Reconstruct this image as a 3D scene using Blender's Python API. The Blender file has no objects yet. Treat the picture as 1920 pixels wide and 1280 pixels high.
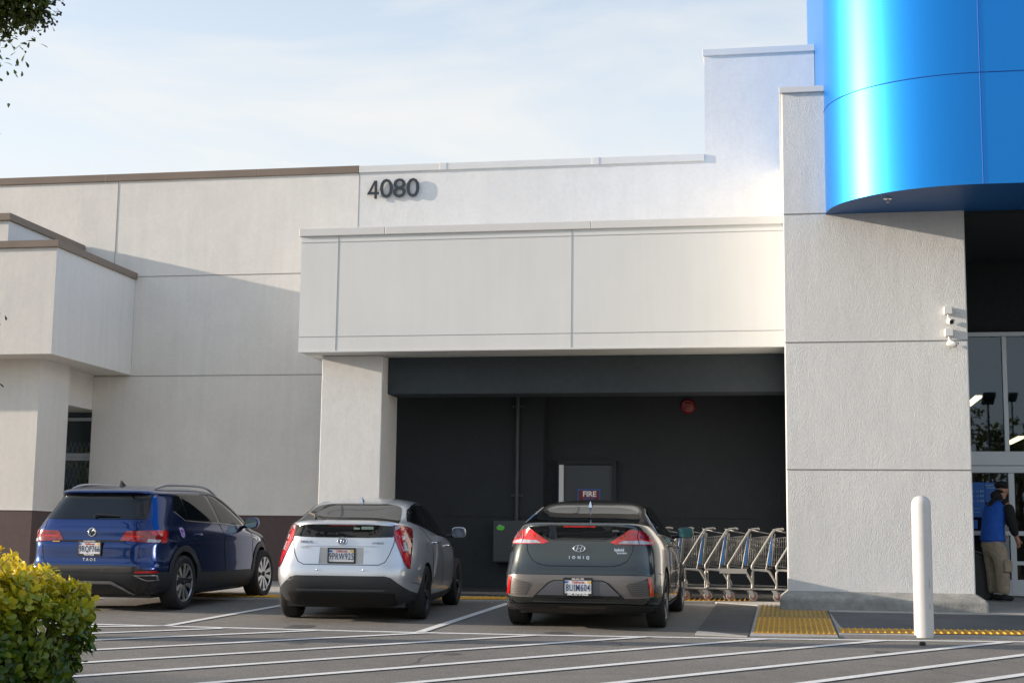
import bpy, bmesh, math, random
from mathutils import Vector, Matrix
from mathutils.bvhtree import BVHTree
R = math.radians
random.seed(7)
scn = bpy.context.scene
col = scn.collection
# ------------------------------------------------------------------ camera
cam_d = bpy.data.cameras.new('camera'); cam = bpy.data.objects.new('camera', cam_d); col.objects.link(cam)
cam_d.sensor_width = 36; cam_d.lens = 51.74; cam_d.clip_end = 3000
YAW, PITCH, ROLL = 0.183118, 0.139022, 0.0125628
f = Vector((-math.sin(YAW)*math.cos(PITCH), math.cos(YAW)*math.cos(PITCH), math.sin(PITCH)))
r = Vector((math.cos(YAW), math.sin(YAW), 0)); u = r.cross(f)
r2 = math.cos(ROLL)*r + math.sin(ROLL)*u; u2 = -math.sin(ROLL)*r + math.cos(ROLL)*u
m = Matrix((r2, u2, -f)).transposed().to_4x4(); m.translation = Vector((0, 0, 1.42))
cam.matrix_world = m; scn.camera = cam
# ------------------------------------------------------------------ light
SUN = Vector((1, .155, -.228)).normalized()          # direction the sunlight travels
elev = math.asin(-SUN.z); azim = math.atan2(-SUN.x, -SUN.y)
sd = bpy.data.lights.new('sun', 'SUN'); sd.energy = 3.4; sd.angle = R(.55); sd.color = (1, .85, .70)
so = bpy.data.objects.new('sun', sd); col.objects.link(so); so.rotation_euler = SUN.to_track_quat('-Z', 'Y').to_euler(); so.location = (-30, 0, 20)
w = bpy.data.worlds.new('World'); scn.world = w; w.use_nodes = True
nt = w.node_tree; N = nt.nodes; L = nt.links
bg = N['Background']; bg.inputs['Strength'].default_value = .15
sky = N.new('ShaderNodeTexSky'); sky.sky_type = 'NISHITA'; sky.sun_disc = False
sky.sun_elevation = elev; sky.sun_rotation = azim; sky.air_density = 1.0; sky.dust_density = 1.0; sky.ozone_density = 1.5
tc = N.new('ShaderNodeTexCoord'); mp = N.new('ShaderNodeMapping'); mp.inputs['Scale'].default_value = (1.0, 1.0, 4.2); mp.inputs['Rotation'].default_value = (0, .25, .5)
nz = N.new('ShaderNodeTexNoise'); nz.inputs['Scale'].default_value = 2.1; nz.inputs['Detail'].default_value = 7; nz.inputs['Roughness'].default_value = .55; nz.inputs['Distortion'].default_value = .5
cr = N.new('ShaderNodeValToRGB'); cr.color_ramp.elements[0].position = .46; cr.color_ramp.elements[1].position = .66
cr.color_ramp.elements[0].color = (.08, .08, .08, 1); cr.color_ramp.elements[1].color = (.48, .48, .48, 1)
sep = N.new('ShaderNodeSeparateXYZ'); mr = N.new('ShaderNodeMapRange'); mr.inputs['From Min'].default_value = .16; mr.inputs['From Max'].default_value = .46; mr.inputs['To Min'].default_value = .80; mr.inputs['To Max'].default_value = .10
mx = N.new('ShaderNodeMath'); mx.operation = 'MAXIMUM'
ad = N.new('ShaderNodeMath'); ad.operation = 'ADD'; ad.use_clamp = True
mix = N.new('ShaderNodeMix'); mix.data_type = 'RGBA'; mix.inputs['B'].default_value = (3.05, 2.98, 2.84, 1)
L.new(tc.outputs['Generated'], mp.inputs['Vector']); L.new(mp.outputs['Vector'], nz.inputs['Vector']); L.new(nz.outputs['Fac'], cr.inputs['Fac'])
L.new(tc.outputs['Generated'], sep.inputs['Vector']); L.new(sep.outputs['Z'], mr.inputs['Value'])
L.new(cr.outputs['Color'], ad.inputs[0]); L.new(mr.outputs['Result'], ad.inputs[1])
L.new(ad.outputs[0], mix.inputs['Factor']); L.new(sky.outputs['Color'], mix.inputs['A']); L.new(mix.outputs['Result'], bg.inputs['Color'])
scn.view_settings.view_transform = 'Standard'; scn.view_settings.look = 'None'; scn.view_settings.exposure = 1.1; scn.view_settings.gamma = 1
scn.cycles.max_bounces = 8; scn.cycles.transparent_max_bounces = 12; scn.cycles.sample_clamp_indirect = 6
# ------------------------------------------------------------------ materials
MATS = {}
def mat(name, color=(.5, .5, .5), rough=.5, metal=0, coat=0, spec=.5, noise=None, bump=None, emit=None, streak=0, coatr=.03):
    """noise=(scale, amount[, detail])   bump=(scale, strength, distance)"""
    if name in MATS: return MATS[name]
    M = bpy.data.materials.new(name); M.use_nodes = True; t = M.node_tree; P = t.nodes['Principled BSDF']
    P.inputs['Base Color'].default_value = (*color, 1); P.inputs['Roughness'].default_value = rough; P.inputs['Metallic'].default_value = metal
    P.inputs['Coat Weight'].default_value = coat; P.inputs['Coat Roughness'].default_value = coatr; P.inputs['Specular IOR Level'].default_value = spec
    if emit: P.inputs['Emission Color'].default_value = (*emit[0], 1); P.inputs['Emission Strength'].default_value = emit[1]
    if noise or bump:
        g = t.nodes.new('ShaderNodeTexCoord')
    if noise:
        prev = None
        for k, (sc, am) in enumerate(noise):
            n = t.nodes.new('ShaderNodeTexNoise'); n.inputs['Scale'].default_value = sc; n.inputs['Detail'].default_value = 5; n.inputs['Roughness'].default_value = .6
            t.links.new(g.outputs['Object'], n.inputs['Vector'])
            q = t.nodes.new('ShaderNodeMapRange'); q.inputs['From Min'].default_value = .3; q.inputs['From Max'].default_value = .7
            q.inputs['To Min'].default_value = 1-am; q.inputs['To Max'].default_value = 1+am; t.links.new(n.outputs['Fac'], q.inputs['Value'])
            if prev is None: prev = q.outputs[0]
            else:
                mm = t.nodes.new('ShaderNodeMath'); mm.operation = 'MULTIPLY'; t.links.new(prev, mm.inputs[0]); t.links.new(q.outputs[0], mm.inputs[1]); prev = mm.outputs[0]
        if streak:
            mp_ = t.nodes.new('ShaderNodeMapping'); mp_.inputs['Scale'].default_value = (4.5, 4.5, .30); t.links.new(g.outputs['Object'], mp_.inputs['Vector'])
            n = t.nodes.new('ShaderNodeTexNoise'); n.inputs['Scale'].default_value = 1.6; n.inputs['Detail'].default_value = 6; n.inputs['Roughness'].default_value = .65; t.links.new(mp_.outputs[0], n.inputs['Vector'])
            q = t.nodes.new('ShaderNodeMapRange'); q.inputs['From Min'].default_value = .32; q.inputs['From Max'].default_value = .62; q.inputs['To Min'].default_value = 1-streak; q.inputs['To Max'].default_value = 1.0; t.links.new(n.outputs['Fac'], q.inputs['Value'])
            mm = t.nodes.new('ShaderNodeMath'); mm.operation = 'MULTIPLY'; t.links.new(prev, mm.inputs[0]); t.links.new(q.outputs[0], mm.inputs[1]); prev = mm.outputs[0]
        vm = t.nodes.new('ShaderNodeVectorMath'); vm.operation = 'SCALE'; vm.inputs[0].default_value = color
        t.links.new(prev, vm.inputs['Scale']); t.links.new(vm.outputs[0], P.inputs['Base Color'])
    if bump:
        last = None
        for (sc, st, di) in (bump if isinstance(bump[0], tuple) else (bump,)):
            n = t.nodes.new('ShaderNodeTexNoise'); n.inputs['Scale'].default_value = sc; n.inputs['Detail'].default_value = 3; n.inputs['Roughness'].default_value = .6
            t.links.new(g.outputs['Object'], n.inputs['Vector'])
            b = t.nodes.new('ShaderNodeBump'); b.inputs['Strength'].default_value = st; b.inputs['Distance'].default_value = di
            t.links.new(n.outputs['Fac'], b.inputs['Height'])
            if last: t.links.new(last, b.inputs['Normal'])
            last = b.outputs['Normal']
        t.links.new(last, P.inputs['Normal'])
    MATS[name] = M; return M
ST = ((75, .34, .010), (9, .07, .03), (1.3, .18, .05))
STC = ((62, .60, .017), (9, .12, .03), (1.1, .3, .06))
white_st = mat('white stucco', (.72, .72, .70), .9, noise=((.5, .035), (14, .03), (3, .025)), bump=ST, streak=.035)
beige_st = mat('beige stucco', (.75, .73, .685), .9, noise=((.45, .05), (2.5, .03), (14, .03)), bump=ST, streak=.05)
pier_st = mat('coarse white stucco', (.70, .71, .70), .9, noise=((.6, .03), (20, .04)), bump=STC, streak=.05)
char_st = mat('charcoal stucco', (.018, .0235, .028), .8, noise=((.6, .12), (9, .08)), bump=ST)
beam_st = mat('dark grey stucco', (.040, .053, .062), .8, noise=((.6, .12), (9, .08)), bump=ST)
brown_st = mat('brown painted stucco', (.105, .075, .072), .85, noise=((.6, .1), (14, .08)), bump=ST)
panel_w = mat('white painted metal', (.72, .73, .71), .42, noise=((.7, .025),), bump=(1.1, .25, .02), streak=.03)
cope_w = mat('white coping metal', (.68, .68, .66), .45, noise=((.9, .03),), bump=(2.2, .2, .02))
cope_b = mat('brown coping metal', (.20, .155, .12), .5, noise=((1.5, .1),))
groove = mat('dark joint', (.24, .235, .22), .9)
groove_w = mat('panel joint', (.38, .40, .42), .7)
concrete = mat('concrete', (.36, .35, .33), .9, noise=((1.1, .16), (18, .1), (90, .1)), bump=(60, .4, .01))
concrete_d = mat('weathered concrete', (.30, .30, .28), .9, noise=((1.6, .3), (7, .22), (50, .1)), bump=(40, .5, .01))
asphalt = mat('asphalt', (.180, .167, .148), .88, noise=((.35, .14), (4, .10), (70, .50)), bump=(120, .8, .012))
paint_w = mat('road paint', (.72, .71, .68), .8, noise=((1.4, .08), (30, .16)), bump=(120, .5, .01))
tact = mat('tactile yellow', (.50, .27, .035), .8, noise=((2.2, .2), (40, .2)))
tact_t = mat('tactile yellow ridges', (.70, .38, .03), .7, noise=((4, .15),))
tact_d = mat('worn tactile yellow', (.36, .24, .075), .85, noise=((3, .2), (40, .25)))
rubber = mat('tyre rubber', (.018, .018, .019), .8, noise=((30, .2),))
blackp = mat('black plastic', (.016, .017, .019), .55)
dgrey = mat('dark grey plastic', (.045, .05, .055), .5)
chrome = mat('chrome', (.75, .76, .78), .12, metal=1)
alu = mat('brushed aluminium', (.50, .54, .58), .35, metal=.8)
alur = mat('machined alloy', (.62, .63, .65), .28, metal=.9)
dalloy = mat('dark alloy', (.05, .053, .058), .35, metal=.6)
glassb = mat('tinted car glass', (.004, .006, .008), .03, spec=.5)
seamm = mat('panel gap', (.008, .008, .009), .9)
redl = mat('red lamp lens', (.55, .012, .012), .12, coat=1, noise=((14, .35),))
redd = mat('dark red lamp lens', (.22, .006, .010), .10, coat=1, noise=((22, .5),))
clearl = mat('clear lamp lens', (.42, .44, .48), .15, coat=1, noise=((25, .35),))
platew = mat('plate white', (.72, .73, .74), .45)
plateb = mat('plate blue lettering', (.02, .04, .12), .5)
whitet = mat('white lettering', (.8, .8, .8), .5)
redt = mat('red lettering', (.55, .04, .05), .5)
yel = mat('yellow sticker', (.75, .42, .03), .5)
blue_p = mat('blue metal panel', (.0, .225, .68), .46, metal=.88, coat=.5, coatr=.37, spec=.5, bump=(.9, .10, .02))
taos_p = mat('deep blue car paint', (.0, .027, .145), .22, metal=.82, coat=1)
prius_p = mat('silver car paint', (.62, .65, .69), .30, metal=.6, coat=1)
ioniq_p = mat('graphite green car paint', (.058, .066, .062), .24, metal=.8, coat=1)
ioniq_g = mat('satin grey bumper paint', (.17, .155, .145), .38, metal=.5, coat=.4)
# ------------------------------------------------------------------ mesh helpers
def tag(o, label=None, cat=None, group=None, kind=None):
    if label: o['label'] = label
    if cat: o['category'] = cat
    if group: o['group'] = group
    if kind: o['kind'] = kind
    return o
def empty(name, loc=(0, 0, 0), rz=0, **k):
    o = bpy.data.objects.new(name, None); col.objects.link(o); o.location = loc; o.rotation_euler = (0, 0, rz); o.empty_display_size = .1
    return tag(o, **k)
class MB:
    def __init__(s): s.v = []; s.f = []; s.sm = []
    def add(s, vs, fs, smooth=False):
        b = len(s.v); s.v += [tuple(p) for p in vs]; s.f += [tuple(b+i for i in q) for q in fs]; s.sm += [smooth]*len(fs); return s
    def box(s, x0, x1, y0, y1, z0, z1, M=None):
        vs = [(x, y, z) for z in (z0, z1) for y in (y0, y1) for x in (x0, x1)]
        if M: vs = [M @ Vector(p) for p in vs]
        return s.add(vs, [(0, 2, 3, 1), (4, 5, 7, 6), (0, 1, 5, 4), (2, 6, 7, 3), (0, 4, 6, 2), (1, 3, 7, 5)])
    def quad(s, *p): return s.add(p, [tuple(range(len(p)))])
    def tube(s, pts, rad, n=6, caps=True):
        pts = [Vector(p) for p in pts]; k = len(pts); rr = rad if isinstance(rad, (list, tuple)) else [rad]*k
        vs = []; up = None
        for i, p in enumerate(pts):
            d = (pts[min(i+1, k-1)]-pts[max(i-1, 0)])
            if d.length < 1e-9: d = Vector((0, 0, 1))
            d.normalize()
            if up is None: up = Vector((0, 0, 1)) if abs(d.z) < .9 else Vector((1, 0, 0))
            a = d.cross(up).normalized(); b = a.cross(d).normalized(); up = b
            for j in range(n):
                t = 2*math.pi*j/n; vs.append(p+rr[i]*(math.cos(t)*a+math.sin(t)*b))
        fs = [(i*n+j, i*n+(j+1) % n, (i+1)*n+(j+1) % n, (i+1)*n+j) for i in range(k-1) for j in range(n)]
        s.add(vs, fs, True)
        if caps: s.add([vs[j] for j in range(n)], [tuple(range(n))[::-1]]); s.add([vs[(k-1)*n+j] for j in range(n)], [tuple(range(n))])
        return s
    def lathe(s, prof, n=24, M=None, a0=0, a1=2*math.pi, smooth=True):      # prof: (radius, height) about z
        full = abs(a1-a0-2*math.pi) < 1e-6; m = n if full else n+1; vs = []
        for (q, h) in prof:
            for j in range(m):
                t = a0+(a1-a0)*j/n; p = Vector((q*math.cos(t), q*math.sin(t), h)); vs.append(M @ p if M else p)
        fs = []
        for i in range(len(prof)-1):
            for j in range(n):
                k = (j+1) % m; fs.append((i*m+j, i*m+k, (i+1)*m+k, (i+1)*m+j))
        return s.add(vs, fs, smooth)
    def prism(s, pts, axis, a, b):           # 2-D outline extruded along an axis ('x','y','z')
        def P(p, c): return {'x': (c, p[0], p[1]), 'y': (p[0], c, p[1]), 'z': (p[0], p[1], c)}[axis]
        n = len(pts); vs = [P(p, a) for p in pts]+[P(p, b) for p in pts]
        return s.add(vs, [tuple(range(n))[::-1], tuple(range(n, 2*n))]+[(i, (i+1) % n, n+(i+1) % n, n+i) for i in range(n)])
    def build(s, name, m, parent=None, bevel=0, fix=True):
        me = bpy.data.meshes.new(name); me.from_pydata(s.v, [], s.f); me.update()
        for i, p in enumerate(me.polygons): p.use_smooth = s.sm[i]
        if fix:
            bm = bmesh.new(); bm.from_mesh(me); bmesh.ops.recalc_face_normals(bm, faces=bm.faces); bm.to_mesh(me); bm.free()
        me.materials.append(m); o = bpy.data.objects.new(name, me); col.objects.link(o)
        if parent: o.parent = parent
        if bevel:
            b = o.modifiers.new('bevel', 'BEVEL'); b.width = bevel; b.segments = 2; b.limit_method = 'ANGLE'
        return o
def box(name, m, parent, *a, bevel=0): return MB().box(*a).build(name, m, parent, bevel)
def text(name, s, size, m, parent, M, ext=.0015, off=0, align='CENTER', sx=1):
    c = bpy.data.curves.new(name, 'FONT'); c.body = s; c.size = size; c.extrude = ext; c.offset = off; c.align_x = align; c.align_y = 'CENTER'; c.resolution_u = 3; c.space_character = 1.12 if name == 'plate_number' else 1
    t = bpy.data.objects.new('tmp', c); col.objects.link(t)
    me = bpy.data.meshes.new_from_object(t.evaluated_get(bpy.context.evaluated_depsgraph_get())); bpy.data.objects.remove(t); bpy.data.curves.remove(c)
    me.transform(M @ Matrix.Diagonal((sx, 1, 1, 1))); me.materials.clear(); me.materials.append(m); me.name = name
    o = bpy.data.objects.new(name, me); col.objects.link(o); o.parent = parent; return o
FACE = Matrix.Rotation(R(90), 4, 'X')            # text lying in xy -> standing, facing -Y
def G(y): return .09+.027*y                     # height of the sloping car park
def S(y): return G(y)+.025                      # height of the pavement
def children(o): return [c for c in bpy.data.objects if c.parent == o]
def copy_tree(o, parent=None, kids=None):
    c = o.copy(); col.objects.link(c)
    if parent: c.parent = parent
    for ch in (kids or children)(o): copy_tree(ch, c, kids)
    return c
# ================================================================== SETTING
g = MB()
ys = [-300, -60, -20, 0, 4, 8, 12, 14, 16, 18, 20, 22, 24, 26, 40, 300]; xs = [-300, -60, -30, -15, -8, -4, 0, 4, 8, 15, 30, 60, 300]
def gz(y): return G(max(min(y, 40), -20))
g.add([(x, y, gz(y)) for y in ys for x in xs], [(i*len(xs)+j, i*len(xs)+j+1, (i+1)*len(xs)+j+1, (i+1)*len(xs)+j) for i in range(len(ys)-1) for j in range(len(xs)-1)])
tag(g.build('ground', asphalt, fix=False), kind='structure')
def strip(mb, pts, wd, dz=.004, hf=G):
    pts = [Vector((p[0], p[1], 0)) for p in pts]; vs = []
    for i, p in enumerate(pts):
        d = (pts[min(i+1, len(pts)-1)]-pts[max(i-1, 0)]).normalized(); n = Vector((-d.y, d.x, 0))*wd/2
        for q in (p-n, p+n): vs.append((q.x, q.y, hf(q.y)+dz))
    mb.add(vs, [(2*i, 2*i+2, 2*i+3, 2*i+1) for i in range(len(pts)-1)])
mk = MB()
strip(mk, [(-9.5, 15.72), (-7.56, 15.63), (-4.35, 15.53), (-2.63, 15.57), (-.99, 15.70), (.3, 15.82), (2.43, 16.12), (5, 16.5)], .115)
for a, b in (((-7.6, 15.2), (-6.75, 15.6)), ((-7.3, 14.3), (-6.03, 15.45)), ((-7.0, 13.5), (-4.97, 15.47)), ((-7.1, 12.0), (-3.77, 15.47)), ((-7.1, 10.4), (-2.59, 15.5)), ((-6.6, 9.5), (-1.41, 15.66)), ((-5.6, 9.1), (-.22, 15.7)), ((-4.6, 8.85), (.98, 15.85)), ((-3.3, 8.9), (2.24, 16.02)), ((-1.95, 8.95), (3.4, 16.3)), ((-.9, 9.1), (4.6, 16.5))):
    strip(mk, [a, b], .112, .008)
for a, b in (((-3.845, 15.55), (-3.81, 20.6)), ((-6.74, 15.55), (-6.64, 20.1)), ((-9.75, 15.6), (-9.6, 19.9))): strip(mk, [a, b], .11, .008)
tag(mk.build('road_markings', paint_w, fix=False), kind='structure')
ck = MB(); rc_ = random.Random(12)
for (x, y, a, n) in ((-5.9, 15.2, .25, 14), (-1.9, 14.4, -.5, 16), (-3.2, 12.3, .9, 12), (.6, 13.4, .15, 18), (-6.2, 16.3, .1, 10)):
    P = [(x, y)]
    for i in range(n): a += rc_.gauss(0, .35); P.append((P[-1][0]+.13*math.cos(a), P[-1][1]+.13*math.sin(a)))
    strip(ck, P, .008, .003)
tag(ck.build('asphalt_cracks', mat('crack', (.03, .028, .026), .95), fix=False), kind='structure')
os_ = MB()
for (x, y, q) in ((-5.3, 15.95, .22), (-2.4, 15.9, .16), (-4.7, 14.1, .12), (-.2, 12.9, .15), (.9, 14.6, .10), (-3.0, 13.4, .09), (-2.9, 10.9, .12)):
    n = 14; c_ = [(x+q*rc_.uniform(.6, 1.1)*math.cos(6.283*k/n), y+q*1.4*rc_.uniform(.6, 1.1)*math.sin(6.283*k/n)) for k in range(n)]
    os_.add([(a, b, G(b)+.002) for a, b in c_], [tuple(range(n))])
tag(os_.build('oil_stains', mat('oily asphalt', (.085, .080, .075), .7, noise=((8, .25), (70, .4))), fix=False), kind='structure')
# pavement in front of the store
def slab(mb, pts, hf, drop=.12):
    n = len(pts); top = [(x, y, hf(x, y)) for x, y in pts]; bot = [(x, y, hf(x, y)-drop) for x, y in pts]
    mb.add(top+bot, [tuple(range(n))]+[(i, n+i, n+(i+1) % n, (i+1) % n) for i in range(n)])
sw = MB()
slab(sw, [(-16, 20.25), (-6.75, 20.25), (-4, 20.8), (-1.0, 21.45), (-1.0, 26), (-16, 26)], lambda x, y: S(y))
slab(sw, [(.56, 16.28), (3, 16.52), (8, 17.2), (8, 26), (.56, 26)], lambda x, y: S(y))
slab(sw, [(-.99, 21.45), (.55, 20.1), (.55, 26), (-.99, 26)], lambda x, y: S(y))
tag(sw.build('pavement', concrete), kind='structure')
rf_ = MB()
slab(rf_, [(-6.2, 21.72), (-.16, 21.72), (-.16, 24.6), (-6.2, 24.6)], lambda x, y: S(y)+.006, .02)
tag(rf_.build('recess_floor', mat('dark concrete', (.028, .030, .033), .75, noise=((2, .3), (20, .2)))), kind='structure')  # near-black floor colour across the cart recess
rp = MB()
slab(rp, [(-.95, 16.52), (-.39, 15.95), (-.39, 20.9), (-.95, 21.42)], lambda x, y: G(y)+.012)
tag(rp.build('kerb_ramp_slab', mat('dark asphalt patch', (.085, .085, .08), .9, noise=((2, .15), (90, .3)), bump=(120, .7, .01))), kind='structure')
rp = MB()
slab(rp, [(-.37, 15.93), (.54, 16.02), (.54, 20.1), (-.37, 20.85)], lambda x, y: G(y)+.016)
slab(rp, [(-.95, 16.05), (-.395, 15.93), (-.395, 15.955), (-.95, 16.5)], lambda x, y: G(y)+.014)
tag(rp.build('kerb_ramp', concrete), kind='structure')
pd = MB()      # parked car's shadow band, painted as a dark sheet on the pavement
slab(pd, [(.62, 17.15), (8, 17.9), (8, 19.75), (.56, 19.75)], lambda x, y: S(y)+.004, .02)
tag(pd.build('pavement_shade', mat('shaded concrete', (.085, .09, .095), .85, noise=((1.3, .2), (30, .15)))), kind='structure')
tp = empty('tactile_paving', (0, 0, 0), label='yellow ridged tactile panel on the ramp left of the stucco pier base', cat='tactile paving')
z_ = lambda x, y: G(y)+.020
b_ = MB(); slab(b_, [(-.34, 16.25), (.52, 16.33), (.52, 18.6), (-.34, 18.6)], z_, .02); b_.build('panel', tact, tp)
b_ = MB(); slab(b_, [(-.34, 18.61), (.52, 18.61), (.52, 20.1), (-.05, 20.1), (-.05, 21.2), (-.34, 21.2)], z_, .02); b_.build('rear_panel', tact_d, tp)
b_ = MB()
for i in range(15):
    x = -.315+i*.059; b_.box(x, x+.018, 16.3, 18.56, 0, .009, Matrix(((1, 0, 0, 0), (0, 1, 0, 0), (0, .027, 1, .11), (0, 0, 0, 1))))
b_.build('ridges', tact_t, tp)
b_ = MB()
for i in range(15):
    for j in range(34):
        x = -.305+i*.059; y = 18.66+j*.075
        if y > 20.05 and x > -.1: continue
        b_.box(x-.012, x+.012, y-.014, y+.014, G(y)+.018, G(y)+.027)
b_.build('domes', tact_d, tp)['kind'] = 'stuff'
def yellow_strip(name, label, x0, x1, yf, wd, n, hf):
    t = empty(name, (0, 0, 0), label=label, cat='tactile strip', group='yellow warning strips along the kerb')
    b = MB(); k = 12; P = [x0+(x1-x0)*i/k for i in range(k+1)]
    vs = []
    for x in P: vs += [(x, yf(x), hf(yf(x))+.006), (x, yf(x)+wd, hf(yf(x)+wd)+.006)]
    b.add(vs, [(2*i, 2*i+2, 2*i+3, 2*i+1) for i in range(k)]); b.build('panel', tact, t)
    b = MB()
    for i in range(n):
        x = x0+.03+(x1-x0-.06)*i/(n-1); y = yf(x); b.add([(x-.012, y+.02, hf(y)+.007), (x+.012, y+.02, hf(y)+.007), (x+.012, y+wd-.02, hf(y+wd)+.007), (x-.012, y+wd-.02, hf(y+wd)+.007), (x, y+.03, hf(y)+.018), (x, y+wd-.03, hf(y+wd)+.018)], [(0, 1, 4), (1, 2, 5, 4), (2, 3, 5), (3, 0, 4, 5)])
    b.build('ridges', tact_t, t)
yellow_strip('tactile_strip', 'long yellow ridged warning strip along the kerb behind the white bollard', .58, 6.5, lambda x: 16.42+.11*(x-.58), .62, 80, S)
yellow_strip('tactile_strip', 'yellow warning strip along the wall under the fronts of the parked cars', -15, -4.0, lambda x: 20.42+(0 if x < -6.75 else (x+6.75)*.2), .62, 120, S)
yellow_strip('tactile_strip', 'yellow warning strip edging the pavement below the shopping carts', -4.0, -.4, lambda x: 20.97+(x+4)*.2, .5, 50, S)
# ================================================================== STORE BUILDING
B = empty('store_building', (0, 25, .7), label='low stucco supermarket with white front, charcoal cart recess and blue entrance tower', cat='building')
def bpart(o): o.matrix_parent_inverse = B.matrix_world.inverted(); return o
bpy.context.view_layer.update()
class P_:      # build helper: parts of the building in world coordinates
    pass
def part(mb, name, m, parent=B, bevel=0):
    o = mb.build(name, m, None, bevel); o.parent = parent; o.matrix_parent_inverse = Matrix.Translation(-Vector(parent.location)) if parent.type == 'EMPTY' else parent_inv(parent)
    return o
def parent_inv(p): return Matrix.Identity(4)
def sub(mb, name, m, parent, bevel=0):
    o = mb.build(name, m, None, bevel); o.parent = parent; return o
YW = 25.0
w1 = part(MB().box(-30, -12.42, YW, YW+.4, 4.0, 8.1).box(-12.42, -7.475, YW, YW+.4, 1.95, 8.1), 'beige_wall', beige_st)
w2 = part(MB().prism([(-7.47, 4.0), (.612, 4.0), (.612, 9.97), (-1.27, 9.97), (-1.27, 8.1), (-7.47, 8.1)], 'y', YW-.003, YW+.4), 'white_wall', white_st)
part(MB().box(-12.42, -6.3, YW+.002, YW+.4, .4, 1.95), 'brown_wall_base', brown_st)
# roof behind, so the parapet is not a card
part(MB().box(-11.9, .6, YW+.4, 60, .5, 7.9).box(-30, -11.91, 28.5, 60, .5, 7.9), 'roof_block', beige_st)
j = MB()
j.box(-12.42, -7.5, YW-.006, YW+.01, 6.265, 6.276).box(-12.42, -6.2, YW-.006, YW+.01, 4.425, 4.436).box(-12.132, -12.126, YW-.006, YW+.01, 6.27, 8.09)
j.box(-7.477, -7.469, YW-.006, YW+.01, 6.3, 8.09)
sub(j, 'wall_joints', groove, w1)
sub(MB().box(-12.42, -6.3, YW-.018, YW+.01, 1.93, 1.965), 'base_reveal', beige_st, w1)
# copings
cp = MB()
for i, (a, b) in enumerate(((-16, -12.4), (-12.395, -9.4), (-9.395, -7.475))): cp.box(a, b, YW-.035, YW+.45, 8.085, 8.22)
part(cp, 'roof_coping', cope_b, bevel=.006)
cp = MB().box(-7.47, -5.9, YW-.035, YW+.45, 8.085, 8.21).box(-5.895, -3.15, YW-.036, YW+.45, 8.085, 8.21).box(-3.145, -1.275, YW-.035, YW+.45, 8.085, 8.21).box(-5.98, -5.85, YW-.042, YW+.4, 8.083, 8.213).box(-3.24, -3.11, YW-.042, YW+.4, 8.083, 8.213)
part(cp, 'roof_coping', cope_w, bevel=.006)
part(MB().box(-1.30, .62, YW-.04, YW+.5, 9.965, 10.08), 'tower_coping', cope_w, bevel=.006)
part(MB().box(-1.27, .6, YW+.4, 34, 8, 9.97), 'tower_block', white_st)
# ---- left annex with its cantilevered block
an = part(MB().box(-20, -11.70, 22.0, YW-.01, 4.45, 6.22), 'annex_block', white_st if False else mat('cream stucco', (.72, .70, .655), .9, noise=((.5, .04), (14, .03)), bump=ST, streak=.05))
cream = MATS['cream stucco']
sub(MB().box(-20, -11.655, 21.955, YW-.012, 6.215, 6.335), 'block_coping', cope_b, an, .006)
up = part(MB().box(-20, -12.76, 22.3, YW-.015, 6.3, 6.76), 'annex_parapet', cream)
sub(MB().box(-20, -12.715, 22.255, YW-.018, 6.755, 6.88), 'parapet_coping', cope_b, up, .006)
ap = part(MB().box(-20, -12.20, 22.6, 23.65, 1.95, 4.455), 'annex_pilaster', cream)
sub(MB().box(-20, -12.202, 22.602, 23.64, .5, 1.93), 'pilaster_base', brown_st, ap)
sub(MB().box(-20, -12.19, 22.59, 23.645, 1.93, 1.96), 'base_reveal', beige_st, ap)
part(MB().box(-14, -12.43, 23.66, YW+.5, 3.82, 4.46), 'window_header', beige_st)
part(MB().box(-40, -13.35, 23.655, YW+.3, .5, 4.44).box(-40, -20.01, 22.0, 23.655, .5, 6.2), 'annex_unseen_side', cream)  # unseen annex walls, added to stop sun leaking onto the main wall
wn = part(MB().box(-13.3, -12.42, YW+.08, YW+.13, 2.96, 3.03).box(-13.3, -12.42, YW+.08, YW+.13, 2.90, 2.955).box(-12.99, -12.95, YW+.075, YW+.14, .8, 3.8).box(-12.45, -12.42, YW+.075, YW+.14, .8, 3.8).box(-13.3, -12.42, YW+.08, YW+.13, 3.62, 3.68), 'annex_window', mat('window frame metal', (.40, .43, .46), .4, metal=.2))
pane_m = bpy.data.materials.new('window glass'); pane_m.use_nodes = True
t = pane_m.node_tree; t.nodes.clear(); o_ = t.nodes.new('ShaderNodeOutputMaterial'); gl = t.nodes.new('ShaderNodeBsdfGlossy'); gl.inputs['Roughness'].default_value = .012; gl.inputs['Color'].default_value = (.62, .76, .92, 1)
tr = t.nodes.new('ShaderNodeBsdfTransparent'); tr.inputs['Color'].default_value = (.55, .60, .62, 1); fr = t.nodes.new('ShaderNodeFresnel'); fr.inputs['IOR'].default_value = 1.75; ms = t.nodes.new('ShaderNodeMixShader')
t.links.new(fr.outputs[0], ms.inputs[0]); t.links.new(tr.outputs[0], ms.inputs[1]); t.links.new(gl.outputs[0], ms.inputs[2]); t.links.new(ms.outputs[0], o_.inputs[0])
sub(MB().box(-13.3, -12.43, YW+.10, YW+.106, .8, 3.78), 'pane', pane_m, wn)
lat = MB()
for i in range(14):
    for s_ in (-1, 1):
        z0 = .9+i*.34-(.0 if s_ > 0 else .0); x0, x1 = (-13.0, -12.45)
        lat.tube([(x0 if s_ > 0 else x1, YW+.25, z0), (x1 if s_ > 0 else x0, YW+.25, z0+1.5)], .007, 4, False)
lat = MB()
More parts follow.
